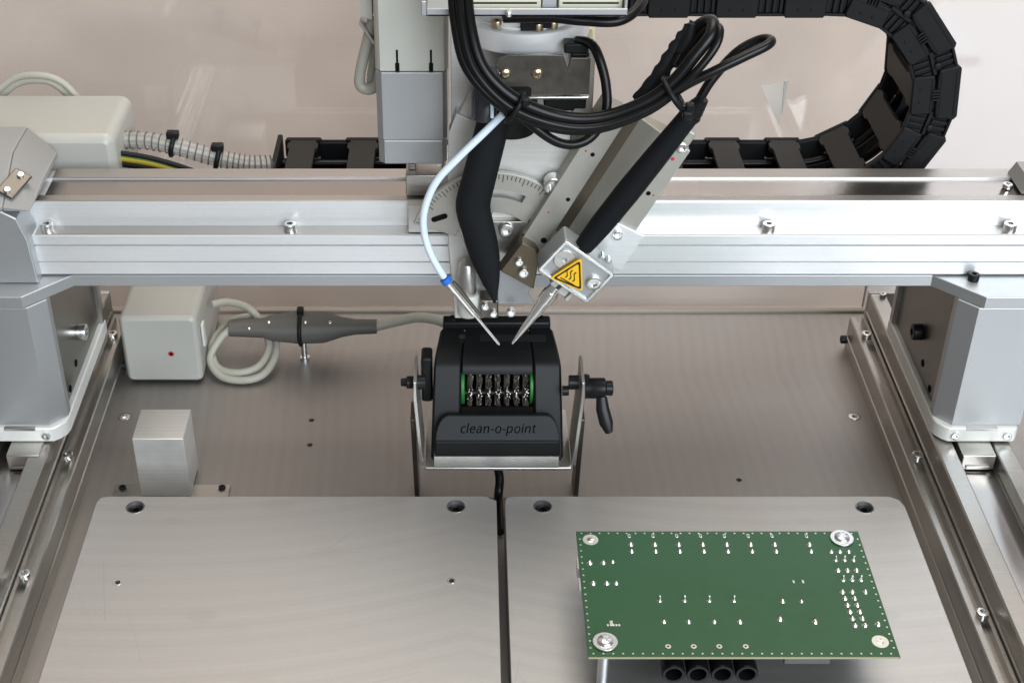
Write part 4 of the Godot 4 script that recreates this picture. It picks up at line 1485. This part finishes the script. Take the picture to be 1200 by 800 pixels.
# ---------------------------------------------------------------- tip cleaner
func tip_cleaner() -> void:
	var cx = 20.3
	var c = thing("tip_cleaner", "black plastic soldering tip cleaner with metal brushes in its open window", "tip cleaner", Vector3(cx, 40, -750))
	# the body narrows towards its top and back
	var narrow = func(v: Vector3) -> Vector3:
		var k = 1.0 - 0.05 * clampf((v.y - 48.0) / 58.0, 0, 1.2) - 0.10 * clampf((-v.z - 746.0) / 34.0, 0, 1.3)
		return Vector3(cx + (v.x - cx) * k, v.y, v.z)
	warp = narrow
	var st = mb()
	var cheek = pv([720.6, 47, 721.6, 53, 744.6, 101.4, 746.6, 104.0, 749, 105.2, 757, 108.2, 760, 108.8, 776, 110.4, 779, 108, 779, 47])
	prism(st, cheek, cx - 42, cx - 23.6, ALONG_X, 1.6)
	part(c, "body_cheek", st, M.cleaner_plastic)
	st = mb()
	prism(st, cheek, cx + 23.6, cx + 42, ALONG_X, 1.6)
	part(c, "body_cheek", st, M.cleaner_plastic)
	st = mb()
	prism(st, pv([742.4, 98.4, 743.2, 101.8, 746, 104.8, 757, 108.8, 760, 109.4, 775.6, 110.9, 778, 109, 778, 92, 760, 90, 752, 97]), cx - 23.5, cx + 23.5, ALONG_X, 0.8)
	part(c, "hood", st, M.cleaner_plastic)
	st = mb()
	prism(st, pv([731, 47, 731, 76, 736, 78, 770, 60, 778, 60, 778, 47]), cx - 23.4, cx + 23.4, ALONG_X, 0.5)
	prism(st, pv([774, 60.2, 778, 60.2, 778, 91.5, 774, 91.5]), cx - 23.4, cx + 23.4, ALONG_X, 0.3)
	part(c, "tray", st, M.bore)
	# front lip in two steps, the upper one with lettering
	st = mb()
	prism(st, pv([717.4, 53.2, 717.4, 63.6, 718.2, 64.4, 736, 64.4, 736, 53.2]), cx - 39.6, cx + 39.6, ALONG_X, 0.9)
	part(c, "lower_lip", st, M.cleaner_plastic)
	warp = null
	var fb = frame(Vector3(0, 0.42, 0.907))                        # the face of the upper lip
	var fo = Vector3(cx, 64.7, -717.8)
	var shape = PackedVector2Array()
	for k in 7:
		var a = PI / 2 * k / 6.0
		shape.append(Vector2(-30.5 - 8.5 * cos(a), 16.5 * sin(a)))
	for k in 7:
		var a = PI / 2 * (6 - k) / 6.0
		shape.append(Vector2(30.5 + 8.5 * cos(a), 16.5 * sin(a)))
	st = mb()
	prism(st, shape, -9, 0, fb, 0.7, [], fo)
	var lip = part(c, "letter_lip", st, M.lip_plastic)
	st = mb()
	lettering(st, "clean-o-point", 7.6, 0.22, Transform3D(fb, fo + fb * Vector3(0.5, 7.4, 0.02)), 47.0)
	part(lip, "lettering", st, M.letter_black)
	# green discs, brush rollers
	warp = null
	for s in [-1, 1]:
		st = mb()
		lathe(st, [13, 0, 13, 1.6, 12, 2.2, 0, 2.2], Vector3(cx + s * 22.6, 84, -752), Vector3(-s, 0, 0), 28)
		part(c, "green_disc", st, M.green_plastic)
	var ring = shared("bristle_ring", func(s):
		var r = RandomNumberGenerator.new()
		r.seed = 3
		for k in 110:
			var a = TAU * k / 110.0 + r.randf_range(-0.05, 0.05)
			var d = Vector3(0, cos(a), sin(a))
			var x = r.randf_range(-1.25, 1.25)
			var lean = Vector3(r.randf_range(-0.9, 0.9) + 0.7, 0, 0)
			tube(s, [Vector3(x, 0, 0) + d * 2.4, Vector3(x, 0, 0) + d * 6.5 + lean * 0.4, Vector3(x, 0, 0) + d * r.randf_range(9.6, 11.2) + lean], [0.5, 0.46, 0.34], 4))
	for q in [[94.0, -757.0], [80.0, -748.5]]:
		st = mb()
		lathe(st, [2.6, 0, 2.6, 45, 0, 45], Vector3(cx - 22.5, q[0], q[1]), Vector3.RIGHT, 16)
		var roller = part(c, "brush_roller", st, M.black_screw)
		for k in 7:
			var o = piece(roller, "bristle_ring", ring, M.bristle_brass)
			o.transform = Transform3D(Basis(Vector3.RIGHT, 0.37 * k), (Vector3(cx - 17.6 + 5.85 * k, q[0], q[1]) - root_of(c)) * MM)
	# raised bar at the back of the top, countersunk screw, panel line
	st = mb()
	box(st, Vector3(cx - 34.5, 108, -786), Vector3(cx + 34.5, 114.6, -777), 1.2)
	var top_bar = part(c, "top_bar", st, M.cleaner_plastic)
	for s in [-1, 1]:
		put(top_bar, "bar_screw", cap_screw(3.0, 1.2), M.black_screw, Vector3(cx + s * 28, 114.5, -781.5))
	put(c, "top_screw", washer(2.4, 5.2, 0.5), M.cleaner_plastic, Vector3(cx - 22, 109.5, -768), Vector3(0, 1, 0.12))
	put(c, "top_screw", cap_screw(2.6, 0.6), M.dark_steel, Vector3(cx - 22, 109.4, -768), Vector3(0, 1, 0.12))
	st = mb()
	prism(st, pv([764, 0, 770, 0, 770, 0.6, 764, 0.6]), cx - 11, cx + 31, Basis(Vector3(0, 0.113, -0.9936), Vector3(0, 0.9936, 0.113), Vector3.RIGHT), 0.2, [], Vector3(0, 109.5 - 0.113 * 766, -765 + 0.9936 * 766))
	part(c, "top_rib", st, M.lip_plastic)
	st = mb()
	prism(st, rrect(7, 34, 2, 3, Vector2(cx - 44.6, 88)), -764, -750, FRONT, 1.2)
	part(c, "side_box", st, M.cleaner_plastic)
	# silver cradle
	org = Vector3(cx, 40, -745)
	var cr = thing("cleaner_cradle", "silver U shaped steel cradle tilting the black tip cleaner", "cradle", org)
	st = mb()
	box(st, Vector3(cx - 45.5, 41.4, -779), Vector3(cx + 47.0, 44.0, -717), 0.6)
	prism(st, pv([716.6, 44.1, 724.8, 44.1, 724.8, 52.6, 717.6, 52.6]), cx - 40, cx + 39, ALONG_X, 0.3)
	part(cr, "floor", st, M.cradle_steel)
	for s in [-1, 1]:
		st = mb()
		var x0 = -46.6 if s < 0 else 47.6
		var x1 = -50.2 if s < 0 else 51.4
		prism(st, pv([x0, 42.2, x0 + 0.8 * s, 41.4, x0 + s * 2.6, 41.8, x1 + s * 2.4, 96, x1 + s * 1.8, 106.5, x1, 106.5, x1 - s * 0.2, 96]), -752, -722, FRONT, 0.5, [], Vector3(cx, 0, 0))
		var ch = part(cr, "cheek_strap", st, M.cradle_steel)
		if s < 0:
			st = mb()
			lathe(st, [3.6, 0, 4, 0.4, 4, 4.6, 2.8, 5, 2.4, 8.4, 0, 8.4], Vector3(cx - 52, 97, -736), Vector3.LEFT, 16)
			lathe(st, [4.6, 0, 4.6, 5, 0, 5], Vector3(cx - 50, 97, -736), Vector3.RIGHT, 16)
			part(ch, "pivot_knob", st, M.black_screw)
		else:
			st = mb()
			lathe(st, [6.0, 0, 6.6, 0.6, 6.6, 14, 4.8, 15, 4.8, 18.6, 4.0, 19.2, 0, 19.2], Vector3(cx + 53, 92.5, -736), Vector3.RIGHT, 22)
			lathe(st, [4.6, 0, 4.6, 6, 0, 6], Vector3(cx + 50.5, 97, -736), Vector3.LEFT, 16)
			lathe(st, [3.2, 6, 3.2, 10, 0, 10], Vector3(cx + 50.5, 92, -734), Vector3.LEFT, 12)
			tube(st, [Vector3(cx + 65, 89, -731), Vector3(cx + 65.6, 83, -727), Vector3(cx + 68, 75, -723), Vector3(cx + 70, 69, -721)], [3.4, 4.2, 4.4, 2.4], 12, 0.6)
			lathe(st, [2.0, 0, 2.0, 4, 0, 4.4], Vector3(cx + 55, 98, -736), Vector3(0.1, 1, 0), 10)
			part(ch, "clamp_lever", st, M.black_screw)
	for s in [-1, 1]:
		st = mb()
		var xs = -53.6 if s < 0 else 51.5
		prism(st, pv([xs, 0.2, xs + 3.0, 0.2, xs + 3.0 + 1.6 * s, 66, xs + 1.6 * s, 66]), -758, -738, FRONT, 0.4, [], Vector3(cx, 0, 0))
		part(cr, "stand_leg", st, M.dark_steel)
	st = mb()
	box(st, Vector3(cx - 53, 0.1, -737.8), Vector3(cx + 54, 2.2, -716), 0.3)
	part(cr, "stand_foot", st, M.dark_steel)
	org = Vector3(22, 0, -730)
	st = mb()
	tube(st, spline([Vector3(cx + 1.5, 41, -745), Vector3(cx + 0.5, 30, -741), Vector3(cx + 2.4, 18, -737), Vector3(cx + 1.4, 8, -728), Vector3(cx + 2, 5, -700)], 6), 3.0, 10)
	single("cleaner_cable", "black cable dropping from beneath the tip cleaner into the gap between the plates", "cable", st, M.cable_rubber)

func lettering(st: SurfaceTool, words: String, height: float, depth: float, at: Transform3D, width: float) -> void:
	var tm = TextMesh.new()
	var f = SystemFont.new()
	f.font_names = PackedStringArray(["Droid Sans"])
	tm.font = f
	tm.text = words
	tm.font_size = 64
	tm.pixel_size = 0.01
	tm.depth = 0.05
	tm.curve_step = 1.0
	var box_ = tm.get_aabb()
	var k = width / box_.size.x
	for n in tm.get_surface_count():
		var arr = tm.surface_get_arrays(n)
		var v: PackedVector3Array = arr[Mesh.ARRAY_VERTEX]
		var nn: PackedVector3Array = arr[Mesh.ARRAY_NORMAL]
		var idx: PackedInt32Array = arr[Mesh.ARRAY_INDEX] if arr[Mesh.ARRAY_INDEX] != null else PackedInt32Array(range(v.size()))
		for q in range(0, idx.size(), 3):
			var p = []
			var ns = []
			for e in 3:
				var w = v[idx[q + e]] - box_.get_center()
				p.append(at * Vector3(w.x * k + w.y * k * 0.18, w.y * k, depth * (0.5 + w.z / 0.05)))
				ns.append(at.basis * nn[idx[q + e]])
			tri(st, p[0], p[1], p[2], ns[0], ns[1], ns[2])

# ---------------------------------------------------------------- circuit board
func circuit_board() -> void:
	var b = thing("circuit_board", "green printed circuit board lying solder side up on the right work plate", "circuit board", Vector3(143, 40, -574))
	var y = 75.0
	var st = mb()
	var outline = pv([63.0, 622, 223.0, 622, 223.3, 525.8, 63.2, 525.8])
	var mounts = [Vector2(70.7, 614.8), Vector2(212.4, 615.4), Vector2(215.4, 536.4), Vector2(72.6, 535.6)]
	prism(st, outline, y - 1.5, y, FLAT, 0.15)
	var board = part(b, "board", st, M.board_green)
	st = mb()
	for e in [[63.0, 222.9, -525.7, -525.5]]:
		box(st, Vector3(e[0] + 0.3, y - 1.4, -525.78), Vector3(e[1] - 0.1, y - 0.25, -525.55), 0.02)
	part(board, "cut_edge", st, M.board_edge)
	for k in 4:
		put(board, "mounting_pad", washer(2.0, 4.4 if k in [0, 2] else 3.6, 0.12), M.tin_pad, Vector3(mounts[k].x, y + 0.01, -mounts[k].y))
	for k in [0, 2]:
		put(board, "mounting_fill", shared("mount_fill", func(s): lathe(s, [2.2, 0, 2.1, 0.1, 0, 0.1], Vector3.ZERO, Vector3.BACK, 16)), M.solder, Vector3(mounts[k].x, y + 0.02, -mounts[k].y))
	for k in [1, 3]:
		var m: Vector2 = mounts[k]
		put(b, "mount_washer", washer(2.0, 6.6, 1.0), M.zinc, Vector3(m.x, y + 0.15, -m.y))
		put(b, "mount_screw", pan_screw(4.4), M.zinc, Vector3(m.x, y + 1.1, -m.y), Vector3.UP, 0.5)
	for k in [1, 3]:
		var m: Vector2 = mounts[k]
		put(b, "standoff", shared("board_standoff", func(s): lathe(s, [3.4, 0, 3.4, 33.4, 0, 33.4], Vector3.ZERO, Vector3.BACK, 6)), M.zinc, Vector3(m.x, 40.05, -m.y))
	# solder joints: cones with the wire end standing out of them
	var joint = shared("joint", func(s): lathe(s, [1.6, 0, 1.45, 0.2, 1.05, 0.65, 0.75, 1.1, 0.5, 1.4, 0, 1.5], Vector3.ZERO, Vector3.BACK, 10))
	var tall = shared("tall_joint", func(s): lathe(s, [1.5, 0, 1.25, 0.3, 0.85, 1.0, 0.68, 2.6, 0.48, 3.1, 0, 3.2], Vector3.ZERO, Vector3.BACK, 10))
	var pad = shared("pad", func(s): prism(s, rrect(3.0, 1.7, 0.4, 2), 0, 0.25, FRONT, 0.08, [rrect(1.6, 0.7, 0.15, 1)]))
	for k in 8:
		var x = 92.7 + 13.45 * k + (6.0 if k == 7 else 0.0)
		put(board, "solder_pad", pad, M.solder, Vector3(x, y + 0.01, -618.0))
		put(board, "solder_joint", joint, M.solder, Vector3(x + 0.3, y, -610.8), Vector3.UP, k * 1.0, 1.05)
		put(board, "solder_joint", joint, M.solder, Vector3(x + 0.2, y, -605.2), Vector3.UP, k * 2.0, 0.95)
	var small = [[68.9, 595.9, 1.1], [76.4, 595.9, 1.0], [81.7, 596.6, 0.8], [69.6, 579.7, 1.1], [77.0, 579.7, 1.0], [82.1, 579.7, 0.9], [104.8, 550.7, 0.9], [117.8, 550.7, 0.9], [131.3, 550.7, 0.9], [144.8, 550.7, 1.0], [170.0, 566.0, 1.0], [180.1, 566.0, 0.8], [166.3, 552.6, 1.1], [184.4, 550.7, 1.1], [216.0, 573.1, 1.0], [217.2, 548.9, 1.1]]
	for p in small:
		put(board, "solder_joint", joint, M.solder, Vector3(p[0], y, -p[1]), Vector3.UP, p[0], p[2])
	for p in [[104.3, 566.6], [117.6, 566.6], [130.8, 566.6], [144.1, 566.6]]:
		put(board, "pin_joint", tall, M.solder, Vector3(p[0], y, -p[1]))
	for k in 3:
		put(board, "solder_joint", joint, M.solder, Vector3(204.2 + 4.9 * k, y, -604.9), Vector3.UP, 0.0, 0.9)
		put(board, "pin_joint", tall, M.solder, Vector3(205.3 + 5.0 * k, y, -598.2), Vector3.UP, 0.0, 0.9)
		put(board, "solder_joint", joint, M.solder, Vector3(204.8 + 5.1 * k, y, -589.8), Vector3.UP, 0.0, 1.0)
		put(board, "pin_joint", tall, M.solder, Vector3(206.0 + 4.9 * k, y, -582.4), Vector3.UP, 0.0, 0.95)
	for k in 6:
		put(board, "solder_joint", joint, M.solder, Vector3(203.6 + 0.25 * k, y, -573.1 + 5.0 * k), Vector3.UP, 0.0, 1.0)
		put(board, "solder_joint", joint, M.solder, Vector3(208.9 + 0.25 * k, y, -573.1 + 5.0 * k), Vector3.UP, 0.0, 1.0)
	for p in [[105.0, 533.0], [118.2, 533.0], [131.4, 533.0], [145.1, 533.0]]:
		put(board, "ring_pad", washer(0.75, 1.5, 0.15), M.tin_pad, Vector3(p[0], y + 0.01, -p[1]))
	for p in [[178.8, 581.0, 0.8], [183.9, 581.0, 0.9], [77.0, 549.6, 1.4]]:
		put(board, "flat_pad", shared("flat_pad", func(s): box(s, Vector3(-1.3, -0.6, 0), Vector3(1.3, 0.6, 0.14), 0.05)), M.tin_pad, Vector3(p[0], y + 0.01, -p[1]), Vector3.UP, 0.0, p[2])
	# row of tiny plated holes round the edge: too small to pick apart
	st = mb()
	var step = 5.1
	for k in 31:
		for z in [620.2, 528.0]:
			ring_dot(st, Vector3(66.0 + k * step, y + 0.03, -z))
	for k in 18:
		for x in [64.8, 221.4]:
			ring_dot(st, Vector3(x, y + 0.03, -615.4 + k * 4.9))
	part(board, "edge_dots", st, M.tin_pad).set_meta("kind", "stuff")
	# print
	st = mb()
	for k in 5:
		box(st, Vector3(74.6 + k * 1.5, y, -549.0), Vector3(75.5 + k * 1.5, y + 0.05, -547.6), 0.01)
	part(board, "component_code", st, M.white_plastic)
	# what hangs below: four round jacks and a grey header in front, terminals at the left
	for k in 4:
		var x = 107.8 + 12.6 * k
		st = mb()
		lathe(st, [5.9, 0, 6.0, 0.5, 6.0, 12, 5.6, 12.6, 4.4, 12.6, 4.2, 12.2, 4.2, 3, 0, 3], Vector3(x, 63.4, -537), Vector3.BACK, 26)
		box(st, Vector3(x - 5.4, 62, -552), Vector3(x + 5.4, y - 1.6, -533), 0.5)
		part(b, "jack", st, M.cable_rubber)
	st = mb()
	box(st, Vector3(165, 66, -548), Vector3(189, y - 1.6, -529), 0.6)
	part(b, "header", st, M.connector_grey)
	for z in [-598.0, -581.0]:
		st = mb()
		box(st, Vector3(62.0, 66, z - 5), Vector3(71, y - 1.6, z + 5), 0.5)
		part(b, "terminal", st, M.white_plastic)
	for q in [[95.0, 170.0, -612.0, -600.0], [100.0, 150.0, -570.0, -556.0], [200.0, 220.0, -606.0, -560.0]]:
		st = mb()
		box(st, Vector3(q[0], 56, q[2]), Vector3(q[1], y - 1.6, q[3]), 0.8)
		part(b, "relay", st, M.black_plastic)

func ring_dot(st: SurfaceTool, at: Vector3) -> void:
	var r = 0.55
	for k in 6:
		var a = Vector2.from_angle(TAU * k / 6) * r
		var b = Vector2.from_angle(TAU * (k + 1) / 6) * r
		tri(st, at, at + Vector3(a.x, 0, a.y), at + Vector3(b.x, 0, b.y), Vector3.UP, Vector3.UP, Vector3.UP)
